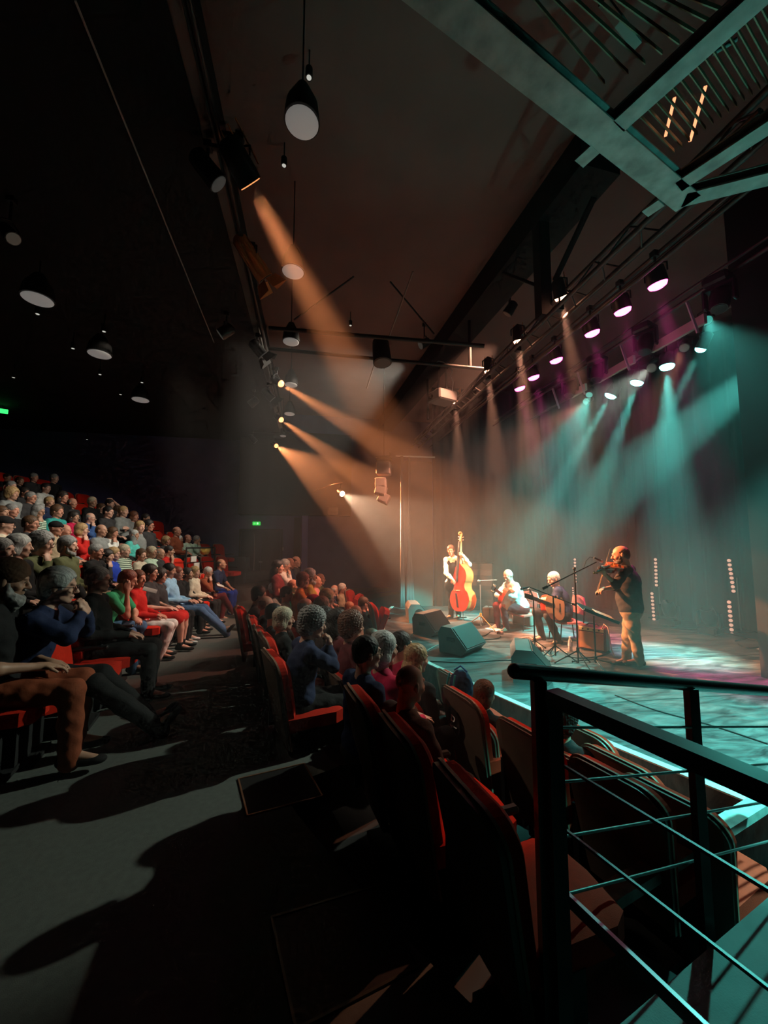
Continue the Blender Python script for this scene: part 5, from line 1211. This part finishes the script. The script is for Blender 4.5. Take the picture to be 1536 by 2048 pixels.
# ------------------------------------------------------------------ ceiling rig and fixtures
def lens_mat(c, e): 
    k = ('lens', c, e)
    if k not in M_: M_[k] = mat('lit_lens', (.1, .1, .1), .3, emit=c, estr=e)
    return M_[k]
def can(name, label, p, target, col, watts, deg, em, group=None, L_=.30, rad=.085, blend=.2, barz=None, kind='par', fins=False, body=None, barn=False, soft=.035, dome=False, barx=None):
    """lantern: housing, yoke, clamp, lens and its own spot"""
    p = Vector(p); d = (Vector(target) - p).normalized(); r = root(name, label, 'stage light', p, 0, group); x, y, _ = frame_from(d)
    body = body or RIG
    pts = [-d * L_, -d * (L_ * .92), -d * (L_ * .55), -d * .02]
    if kind == 'profile': MB().tube([-d * L_ * 1.5, -d * L_ * 1.45, -d * L_ * .8, -d * L_ * .78, -d * .02], [rad * .8, rad * 1.25, rad * 1.25, rad * .8, rad * .85], 14).build('housing', body, r)
    else: MB().tube(pts, [rad * .55, rad * .95, rad * 1.02, rad * 1.08], 14).build('housing', body, r)
    if fins:
        mb = MB()
        for k in (-1, 0, 1): mb.bar(-d * L_ * 1.2 + x * k * rad * .9 + y * rad * 1.2, -d * .1 + x * k * rad * .9 + y * rad * 1.2, .010, .010)
        mb.build('guard_rods', mat('copper_rod', (.8, .35, .15), .3, .8), r)
    (MB().tube([-d * .02, d * .012, d * .03, d * .038], [rad * .98, rad * .85, rad * .5, rad * .1], 20) if dome else MB().cyl(-d * .035, -d * .012, rad * .92, n=20)).build('lens', lens_mat(col, em), r)
    if barn:
        mb = MB()
        for s, ax_ in ((1, x), (-1, x), (1, y), (-1, y)):
            o_ = x if ax_ is y else y; q = ax_ * s * rad * 1.05
            vs = [q + o_ * rad * .95, q - o_ * rad * .95, q - o_ * rad * 1.25 + d * .13 + ax_ * s * .07, q + o_ * rad * 1.25 + d * .13 + ax_ * s * .07]; vs += [v_ + ax_ * s * .003 for v_ in vs]
            mb.add(vs, FB)
        mb.build('barn_doors', body, r)
    up = Vector((0, 0, 1)); bz = (barz - p.z) if barz else .26; hs_ = x if abs(x.z) < .9 else y; c = -d * L_ * .5; hs_ = Vector((hs_.x, hs_.y, 0)).normalized() if Vector((hs_.x, hs_.y, 0)).length > .1 else Vector((1, 0, 0))
    MB().tube([c + hs_ * (rad + .025) , c + hs_ * (rad + .025) + up * .10, c + up * .16, c - hs_ * (rad + .025) + up * .10, c - hs_ * (rad + .025)], .009, 6).build('yoke', RIG, r)
    T = Vector((c.x, c.y, barz - p.z)) if barz else c + up * .26
    MB().cyl(c + up * .15, T, .013, n=8).box(T, (.07, .07, .07)).build('clamp', RIG, r)
    if barx is not None: MB().bar(T, Vector((barx - p.x, c.y, T.z)), .04, .04, up=Vector((0, 1, 0))).build('clamp_arm', RIG, r)
    if watts: spot('beam', p + d * .045, target, col, watts, deg, blend, soft, r)
    return r
# front-of-house bar
fx, fz = -.88, 5.35
MB_ = MB(); MB_.cyl((fx, .2, fz), (fx, 12.8, fz), .03, n=10)
tag(MB_.build('lighting_bar', RIG), 'long black lighting bar under the ceiling above the cross aisle', 'bar')
tag(MB().bar((fx - .12, .2, fz + .1), (fx - .12, 12.8, fz + .1), .10, .06).build('cable_tray', mat('tray', (.16, .16, .15), .45, .7)), 'grey cable tray running alongside the aisle lighting bar', 'cable tray')
labs = ['lantern with three copper rods high over the aisle, nearest of the lit ones', 'lit orange lantern over the aisle in front of the upper of two crossing beams', 'lit orange lantern over the aisle throwing the middle beam', 'lit orange lantern with wide beam, farthest on the aisle bar']
for i, (px, py, z, tg, c, wt, dg) in enumerate(FOH):
    can('stage_lantern', labs[i], atz(px, py, z), tg, c, wt, dg, 5 if i else 1.5, 'lanterns on the aisle lighting bar', .36 if i == 0 else .30, .11 if i == 0 else .075, .12, fz, 'par', i == 0, barx=fx, dome=i > 0, soft=.08 if i == 0 else .045)
SPILL_TINT = mat('orange_spill_tint', (.85, .33, .12), .4, .3)  # orange spill from the neighbouring lantern painted into the body colour
p = atz(533, 560, 5.0); can('stage_lantern', 'lantern with barn doors over the aisle, orange spill light in its paint, unlit', p, p + Vector((.55, .35, -.62)), (1, .4, .2), 0, 10, 0.0, 'lanterns on the aisle lighting bar', .55, .10, barz=fz, kind='par', body=SPILL_TINT, barn=True, barx=fx)
for px, py, lab in ((528, 712, 'unlit lantern with barn doors just past the end of the crossing pipes'), (546, 800, 'unlit lantern between the two orange beams'), (512, 885, 'pale-sided unlit lantern at the far end of the aisle bar'), (440, 372, 'small unlit lantern with pale round lens left of the copper-rod lantern')):
    p = atz(px, py, 5.0); can('stage_lantern', lab, p, p + Vector((.6, .2, -.6)), (.5, .5, .45), 0, 10, 0.05, 'lanterns on the aisle lighting bar', .32, .09, barz=fz, barn=(px in (528, 546)), barx=fx)
# pipes from the aisle bar to the stage truss
for (a, b, lab) in (((538, 656), (968, 692), 'upper of two dark pipes crossing from aisle bar to stage truss'), ((538, 697), (968, 738), 'lower of two dark pipes crossing from aisle bar to stage truss')):
    A_, B_ = atz(*a, 5.3), atz(*b, 5.05); tag(MB().cyl(A_, B_, .035, n=10).build('cross_pipe', RIG), lab, 'pipe', 'pipes crossing under the ceiling')
for (a, b, lab, m) in (((826, 543), (772, 690), 'pale slanted rod carrying the hanging lamp', mat('rod_pale', (.28, .22, .19), .5)), ((780, 563), (868, 668), 'thin dark rod crossing behind the pale slanted one', RIG), ((708, 553), (588, 640), 'thin dark stay cable left of the slanted rods', RIG)):
    A_, B_ = atz(*a, 5.9), atz(*b, 5.3); tag(MB().cyl(A_, B_, .014, n=8).build('rod', m), lab, 'rod', 'stays under the ceiling')
p = atz(765, 712, 5.05); r = can('hanging_speaker', 'dark lamp with copper-edged mouth hanging from the slanted rod', p + Vector((0, 0, -.15)), p + Vector((.05, -.15, -1.1)), (.4, .2, .1), 0, 10, 0, None, .5, .16, barz=5.2, barn=False)
tag(MB().cyl(atz(748, 730, 5.0), atz(734, 776, 4.9), .012, n=8).build('rod', mat('rod_pale2', (.28, .2, .17), .5)), 'short pale rod hanging below the dark lamp', 'rod')
# pendant house lights
PEND = mat('pendant_black', (.015, .014, .014), .5); DISC = mat('pendant_glass', (.55, .53, .50), .5, emit=(.8, .75, .7), estr=.16)
def pendant(px, py, z, rad, lab, h=.35, em=DISC):
    p = atz(px, py, z); r = root('pendant_light', lab, 'ceiling light', p, 0, 'round ceiling lights')
    MB().tube([(0, 0, .01), (0, 0, h * .5), (0, 0, h)], [rad * 1.1, rad * .95, rad * .35], 20).build('shade', PEND, r)
    MB().ball((0, 0, 0), (rad, rad, .03), 24).build('diffuser', em, r); top_z = 6.52 if p.x > -1.05 else 5.42
    MB().cyl((0, 0, h), (0, 0, max(h + .02, top_z - p.z)), .008, n=6).build('cord', PEND, r)
    return r
for px, py, rad, lab in ((604, 246, .14, 'largest round ceiling light, pale grey disc above the aisle'), (586, 544, .14, 'second round ceiling light beneath the first orange beam'), (582, 684, .14, 'round ceiling light between the two crossing pipes'), (582, 770, .14, 'round ceiling light beside the upper orange lantern'), (579, 828, .14, 'round ceiling light between the two lit orange lanterns'), (566, 872, .10, 'small ring ceiling light below the lower lit lantern')):
    pendant(px, py, 5.2, rad, lab)
for px, py, rad, lab in ((75, 599, .17, 'leftmost large pale ceiling disc over the raked block'), (199, 709, .17, 'middle pale ceiling disc over the raked block'), (281, 800, .17, 'farthest pale ceiling disc over the raked block')):
    pendant(px, py, 4.85, rad, lab)
SMALL = mat('small_lamp', (.5, .5, .48), .4, emit=(.9, .9, .8), estr=.5)
for px, py, lab in ((75, 628, 'small faint ceiling spot below the leftmost disc'), (146, 697, 'small faint ceiling spot left of the middle disc'), (200, 749, 'small round ceiling spot below the middle disc'), (241, 789, 'small round ceiling spot left of the farthest disc'), (27, 755, 'small faint ceiling spot above the far left green sign'), (208, 663, 'tiny ceiling spot above the middle disc'), (284, 765, 'tiny ceiling spot above the farthest disc'), (174, 879, 'faint ceiling spot over the top seats'), (568, 331, 'tiny white ceiling spot right of the copper-rod lantern'), (701, 651, 'tiny white ceiling spot above the upper crossing pipe'), (618, 155, 'tiny glinting fitting above the largest ceiling light')):
    p = atz(px, py, 5.1 if px < 500 else 6.2); r = root('ceiling_spot', lab, 'ceiling light', p, 0, 'small ceiling spots'); MB().cyl((0, 0, 0), (0, 0, .10), .035, n=12).build('housing', PEND, r); MB().cyl((0, 0, -.004), (0, 0, .0), .024, n=12).build('lens', SMALL, r); MB().cyl((0, 0, .1), (0, 0, (5.4 if px < 500 else 6.5) - p.z), .008, n=6).build('stem', PEND, r)
for px, py, d, lab, em in ((4, 822, 10.5, 'green lit exit sign at the far left edge over the raked block', (.05, 1, .2)), (246, 845, 12.5, 'whitish-green lit exit sign over the back of the raked block', (.6, 1, .7))):
    p = atd(px, py, d); r = root('exit_sign', lab, 'sign', p, math.radians(25)); MB().box((0, 0, 0), (.24, .05, .12), bev=.01).build('housing', mat('exit_lit', (.05, .3, .1), .4, emit=em, estr=1.3), r); MB().cyl((0, 0, .06), (0, 0, max(.5, 5.42 - p.z)), .01, n=6).build('stem', PEND, r)
# stage truss (three chords with hangers), flown over the front of the stage
TR = mat('truss_steel', (.07, .06, .058), .45, .5)
ya, yb = 1.9, 11.4; tx, tz = 3.05, 4.62
r = root('lighting_truss', 'long dark truss with parallel chords over the front edge of the stage', 'truss', (0, 0, 0))
for dx, dz, w_ in ((0, 0, .03), (.26, .02, .03), (.13, .24, .03)): MB().cyl((tx + dx, ya, tz + dz), (tx + dx, yb, tz + dz), w_, n=8).build('chord', TR, r)
mb = MB(); k = 0; y = ya
while y < yb - .4:
    mb.cyl((tx, y, tz), (tx + .13, y + .25, tz + .24), .010, n=5).cyl((tx + .26, y, tz), (tx + .13, y + .25, tz + .24), .010, n=5).cyl((tx, y, tz), (tx + .26, y + .25, tz + .02), .010, n=5).cyl((tx + .13, y + .25, tz + .24), (tx, y + .5, tz), .010, n=5); y += .5
mb.build('lacing', TR, r)
tag(MB().cyl((tx + .55, ya, tz - .02), (tx + .55, yb - .2, tz - .02), .024, n=8).build('cable_bar', TR), 'thin dark bar just upstage of the front truss', 'bar')
for px, lab in ((1088, 'thick black hanger post dropping from the ceiling to the truss'), ):
    P_ = atX(px, 640, tx + .05); MB_ = MB().box((P_.x, P_.y, 5.65), (.16, .16, 1.9)); tag(MB_.build('hanger_post', BLACKM), lab, 'post')
for (a, b, lab) in (((1188, 395), (1110, 560), 'slanted black brace meeting the hanger post'), ((1040, 490), (1006, 545), 'bent dark pipe left of the hanger post, upper length'), ((1006, 545), (1076, 572), 'bent dark pipe left of the hanger post, lower length')):
    A_, B_ = atX(*a, tx), atX(*b, tx); tag(MB().cyl(A_, B_, .035 if 'brace' in lab else .022, n=8).build('brace', BLACKM), lab, 'brace')
for px, y0, y1, lab in ((938, 628, 740, 'dark drop rod from ceiling to truss, second from the hanger post'), (855, 735, 840, 'dark drop rod near the hanging projector')):
    A_, B_ = atX(px, y0, tx), atX(px, y1, tx); tag(MB().cyl(A_, (A_.x, A_.y, B_.z), .035, n=8).build('drop_rod', BLACKM), lab, 'rod')
p = atX(885, 795, tx - .25); r = root('projector', 'dark grey box projector hung below the truss with looping white cables', 'projector', p, math.radians(20))
MB().box((0, 0, 0), (.50, .42, .24), bev=.03).build('housing', mat('projector_grey', (.09, .085, .085), .5), r); MB().cyl((-.25, .08, 0), (-.29, .08, 0), .06, n=16).build('lens', mat('dark_glass', (.02, .02, .02), .1), r)
MB().bar((0, -.15, .12), (0, -.1, .75), .03, .03).bar((0, .15, .12), (0, .1, .75), .03, .03).build('bracket', TR, r)
MB().tube([(.1, -.2, .1), (.12, -.22, .3), (.06, -.2, .42), (.14, -.18, .55), (.05, -.12, .75), (-.1, 0, .8), (-.2, .1, .7)], .01, 6).build('cable', mat('white_cable', (.22, .22, .22), .5), r)
tl = ['first orange downlight on the truss, beside the hanger post', 'second orange downlight on the truss with twin copper rods', 'third orange downlight on the truss', 'farthest orange downlight on the truss, beside the projector']
for (px, py, tg, wt), lab in zip(TRUSS, tl):
    can('stage_lantern', lab, atX(px, py, tx + .12), tg, PEACH, wt, 15, 14, 'orange downlights on the truss', .24, .075, .15, tz + .02, fins=True, dome=True, barx=tx)
# magenta lamps on the second bar
p0 = atz(1246, 624, 4.6); mx = p0.x
tag(MB().cyl((mx, 2.6, 4.98), (mx, 10.2, 4.98), .028, n=8).build('lighting_bar', TR), 'black bar carrying the row of magenta lamps', 'bar')
tag(MB().cyl((mx + .25, 2.6, 5.12), (mx + .25, 10.2, 5.12), .02, n=8).build('lighting_bar', TR), 'thin bar behind the one with magenta lamps', 'bar')
ml = ['magenta stage lamp nearest the near wing, first of six', 'magenta stage lamp, second from the near wing', 'magenta stage lamp, third from the near wing', 'magenta stage lamp, fourth from the near wing', 'magenta stage lamp, second from the far end', 'magenta stage lamp at the far end of its row']
for (px, py), lab in zip(MAG, ml):
    p = atX(px, py, mx); can('magenta_lamp', lab, p, (p.x + 1.3, p.y + .3, -.1), MAGENTA, 1300, 18, 14, 'row of magenta lamps', .22, .10, .6, 4.98, soft=.06, dome=True, barx=mx)
# pale boards with dark borders between hanging units, and teal heads behind
p0 = atz(1300, 700, 4.6); sx = p0.x
BRD = mat('pale_board', (.46, .42, .38), .6); sgs = [((1143, 788), (1172, 771)), ((1196, 750), (1268, 710)), ((1304, 692), (1410, 622))]
for i, (a, b) in enumerate(sgs):
    A_, B_ = atX(*a, sx), atX(*b, sx); A_.z = B_.z = 4.6; tag(MB().bar(A_, B_, .05, .13).build('pale_board', BRD), ('shortest pale board, farthest from the viewer, hung above the stage', 'middle pale board hung between two dark moving heads', 'longest pale board hung nearest the black wing')[i], 'board', 'pale boards above the stage')
tag(MB().cyl((sx, 2.9, 5.0), (sx, 10.0, 5.0), .028, n=8).build('lighting_bar', TR), 'black bar above the pale boards', 'bar')
tag(MB().cyl((sx + .05, 2.9, 5.16), (sx + .05, 10.0, 5.16), .022, n=8).build('lighting_bar', TR), 'upper thin black bar above the pale boards', 'bar')
for px, py, lab in ((1440, 600, 'big dark moving head hanging nearest the black wing'), (1290, 672, 'dark moving head hanging between the longer pale boards'), (1194, 728, 'dark moving head hanging beside the middle pale board'), (1140, 772, 'dark moving head hanging at the far end of the pale boards')):
    p = atX(px, py, sx - .1); r = moving_head('moving_head', lab, Vector((p.x, p.y, 4.97)), math.radians(200), .88, False, 'moving heads hung over the stage', tilt=-70)
    MB().bar((.12, -.30, -.20), (.02, -.24, -.62), .02, .03).build('side_strip', mat('strip_grey', (.35, .4, .4), .5), r)
gx = atz(1273, 767, 4.6).x
tag(MB().cyl((gx, 3.0, 5.05), (gx, 9.6, 5.05), .028, n=8).build('lighting_bar', TR), 'farthest upstage black bar carrying the teal lamps', 'bar')
gl = ['teal lamp at the far end of its row', 'teal lamp, second from the far end', 'teal lamp throwing the broad vertical beam', 'teal lamp nearest the black wing, smallest glow']
for i, (((px, py), tg, dg), lab) in enumerate(zip(GRN, gl)):
    p = atX(px, py, gx); can('teal_lamp', lab, p, tg, TEAL, (8500, 8500, 9000, 6000)[i], dg, 24, 'row of teal lamps', .26, (.11, .11, .11, .075)[i], (.5, .5, 1.0, .5)[i], 5.05, soft=.05, dome=True, barx=gx)
# one more teal head beyond the wing whose beam enters from the right, and lamps over the near side of the stage
can('teal_lamp', 'teal lamp hidden behind the near black wing', (6.9, 3.55, 4.75), tuple(atz(960, 1180, .6)), TEAL, 13000, 20, 10, 'row of teal lamps', .26, .11, .5, 5.05, soft=.05)
can('teal_lamp', 'teal lamp past the near corner of the stage lighting its front edge', (5.2, 1.3, 4.0), (3.6, 2.6, -.1), TEAL, 5000, 46, 10, 'row of teal lamps', .26, .11, .5, 5.3, soft=.05)
can('teal_lamp', 'teal backlight over the stage aimed at the stairs by the handrails', (5.75, 4.45, 4.92), (2.1, .7, .1), TEAL, 1000, 27, .4, 'row of teal lamps', .2, .07, .5, 5.05, soft=.05)
can('teal_lamp', 'added teal uplight out of view, brightening the gallery underside', (4.7, .9, .25), (2.7, 2.2, 4.3), TEAL, 160, 34, 4, 'row of teal lamps', .2, .09, .8, .5, soft=.05)  # invented uplight, out of view, brightens the gallery underside
can('audience_light', 'front wash lamp high over the stalls aimed at the raked seats', (2.3, 7.8, 5.95), (-4.6, 7.4, 1.4), (1.0, .88, .70), 1450, 58, .03, None, .26, .09, .5, 6.45, soft=.06)
can('audience_light', 'pale green wash lamp among the teal lamps aimed at the cross aisle', (5.95, 5.62, 4.75), (-.9, 3.5, .2), (.86, 1.0, .82), 1350, 25, .03, None, .24, .08, .6, 5.05, soft=.05, barx=gx)
can('audience_light', 'warm wash lamp high over the stalls aimed at the far stalls seats', (3.6, 6.4, 5.95), (.5, 9.3, .6), (1.0, .42, .25), 2200, 44, .03, None, .26, .09, .5, 6.45, soft=.06)
can('audience_light', 'added fill lamp near the aisle bar aimed up the middle of the raked seats', (-1.5, 6.4, 5.0), (-5.6, 6.6, 1.9), (1.0, .93, .78), 300, 80, .03, None, .26, .09, .7, 5.38, soft=.05)  # fill lamp added clear of the haze for the upper rows
can('audience_light', 'added fill lamp near the aisle bar aimed at the far raked seats', (-1.5, 9.6, 5.0), (-5.2, 10.4, 2.0), (1.0, .93, .78), 230, 80, .03, None, .26, .09, .7, 5.38, soft=.05)  # second added fill lamp, for the far upper rows
can('audience_light', 'added reddish lamp among the teal lamps skimming the aisle', (5.95, 7.3, 4.75), (-.9, 6.6, .1), (1.0, .30, .20), 1300, 30, .03, None, .22, .07, .6, 5.05, soft=.05, barx=gx)  # lamp added to give the aisle its red tint
can('audience_light', 'added orange lamp above the stage aimed at the nearest stalls seats', (5.95, 5.0, 4.8), (1.0, 2.4, .2), (1.0, .38, .20), 1000, 13, .03, None, .22, .07, .6, 5.05, soft=.05, barx=gx)  # lamp added to warm the red cushions of the near seats
can('audience_light', 'added dim fill lamp over the raked block aimed at the backs of the stalls seats', (-3.2, 4.6, 4.9), (1.3, 3.3, -.1), (1.0, .85, .65), 300, 22, .03, None, .22, .07, .8, 5.38, soft=.05)  # lamp added to brighten the seat backs and their letters
can('teal_lamp', 'added teal lamp over the stage aimed at its curved front edge', (5.8, 7.0, 4.78), (2.3, 5.2, -.1), TEAL, 2600, 34, .5, 'row of teal lamps', .2, .07, .5, 5.05, soft=.05, barx=gx)  # extra lamp added to turn the stage-front floor teal
# far side white lamp
p = atY(685, 988, 12.0)
can('stage_lantern', 'bright white lamp on the far side wall throwing a hazy beam to the stage', p, (4.2, 6.6, .4), WARM, 4500, 38, 60, None, .26, .09, .4, p.z + .35, soft=.05)
tag(MB().tube([p + Vector((-.9, 2.1, .35)), p + Vector((-.3, .05, .30)), p + Vector((.0, 0, .36))], .012, 6).build('bracket_arm', mat('arm_pale', (.3, .2, .16), .5)), 'thin arm holding the bright white far lamp', 'bracket')
# line-array speakers
d_la = 9.0; p = atY(768, 938, d_la); SPG = mat('array_grey', (.32, .25, .23), .6, noise=.1, nscale=8); r = root('subwoofer', 'grey box loudspeaker at the top of the hanging cluster', 'speaker', p, math.radians(-20))
MB().box((0, 0, 0), (.34, .34, .30), bev=.015).build('cabinet', SPG, r); MB().box((0, -.175, 0), (.29, .01, .25)).build('grille', mat('array_grille', (.20, .17, .16), .6), r); MB().box((0, 0, .22), (.36, .3, .02)).box((0, 0, .28), (.36, .3, .02)).cyl((.15, 0, .15), (.15, 0, .4), .015, n=6).cyl((0, 0, .2), (0, 0, 6.5 - p.z), .006, n=6).build('rigging_frame', RIG, r)
for i, (px, py, tl_) in enumerate(((762, 966, 0), (762, 981, .22), (768, 997, .45))):
    p = atY(px, py, d_la); r = root('line_array_speaker', ('upper', 'middle', 'lowest')[i] + ' wedge of the curved hanging loudspeaker column by the far wing', 'speaker', p, math.radians(-20), 'curved column of hanging loudspeakers')
    M = Matrix.Rotation(tl_, 4, 'Y') @ Matrix.Rotation(-tl_ * .2, 4, 'X')
    MB().box((0, 0, 0), (.25, .26, .225), M=M, bev=.01).build('cabinet', SPG, r); MB().box((0, -.135, 0), (.21, .01, .16), M=M).build('grille', M_.setdefault('ag', mat('array_grille2', (.30, .25, .23), .6)), r)
# ------------------------------------------------------------------ service gallery overhead at the right
GZ = 4.3; GST = mat('gallery_steel', (.42, .44, .42), .5, .2, noise=.3, nscale=9)
def g(px, py): return atz(px, py, GZ)
r = root('overhead_gallery', 'angular steel gallery frame overhead at the upper right, lit teal from below', 'gallery', (0, 0, 0))
a, k, e = g(835, -35), g(1368, 400), g(1560, 352)
w_ = .17
def beam(a, b, w=w_, h=.07, name='beam'):
    mb = MB(); mb.bar(a, b, w, .012); up = Vector((0, 0, h)); mb.bar(a + up / 2, b + up / 2, .012, h); mb.bar(a + up, b + up, w, .012); mb.build(name, GST, r)
beam(a + (a - k) * .3, k + (k - a).normalized() * .06); beam(k, e + (e - k) * 1.0, .13)
for (a2, b2) in (((1237, 252), (1515, 0)), ((1357, 373), (1540, 253))):
    a_, b_ = g(*a2), g(*b2); beam(a_, b_ + (b_ - a_) * .8, .12, name='cross_beam')
for c2 in ((1174, 312), (1306, 416)):
    c_ = g(*c2); d_ = (g(1237, 252) - g(1515, 0)).normalized(); MB().bar(c_ - d_ * .06, c_ + d_ * .06, .10, .015).build('bracket_plate', GST, r)
sl = mat('slat_steel', (.30, .27, .18), .45, .5)
u = (k - a).normalized()
def slats(name, pts):
    mb = MB()
    for (p0, p1) in pts: mb.bar(atz(*p0, GZ + .25), atz(*p1, GZ + .25), .006, .03)
    mb.build(name, sl, r)
slats('grating', [((1067 + 37 * i, -5 - 3 * i), (1222 + 34 * i - (0 if i else 13), 150 - 20 * i + 15)) for i in range(8)])
slats('grating', [((1281 + 15.6 * i, 232 - 15.5 * i), (1348 + 15.6 * i, 302 - 11.5 * i)) for i in range(16)])
LS = mat('lit_strip', (.9, .4, .2), .4, emit=(1, .35, .16), estr=1.6)
for (a2, b2, lab) in (((1349, 196), (1331, 272), 'thin orange lit strip seen through the gallery grating, the left one'), ((1411, 173), (1380, 282), 'thin orange lit strip seen through the gallery grating, the right one')):
    tag(MB().bar(atz(*a2, GZ + .4), atz(*b2, GZ + .4), .018, .012).build('light_strip', LS), lab, 'light strip', 'orange strips above the gallery grating')
tag(MB().bar(atz(1205, 0, GZ + .5), atz(1275, 90, GZ + .5), .05, .03).build('cable_tray', mat('tray_pale', (.30, .33, .30), .5)), 'pale segmented tray above the overhead grating', 'cable tray')
tag(MB().cyl(atz(1425, 108, GZ + .3), atz(1475, 78, GZ + .3), .012, n=6).build('pipe', mat('tp', (.3, .4, .37), .5)), 'short pale pipe above the gallery cross beam', 'pipe')
# ------------------------------------------------------------------ haze in the hall
hz, nt = bpy.data.materials.new('haze'), None; hz.use_nodes = True; nt = hz.node_tree; nt.nodes.clear()
vo = nt.nodes.new('ShaderNodeVolumeScatter'); vo.inputs['Color'].default_value = (1, 1, 1, 1); vo.inputs['Density'].default_value = HAZE; vo.inputs['Anisotropy'].default_value = .15
ou = nt.nodes.new('ShaderNodeOutputMaterial'); nt.links.new(vo.outputs[0], ou.inputs['Volume'])
o = MB().box(((-1.35 + UPX) / 2, (FARY + 2.3) / 2, 2.1), (UPX + 1.35 - .02, FARY - 2.3 - .02, 6.6)).build('haze', hz); o['kind'] = 'stuff'
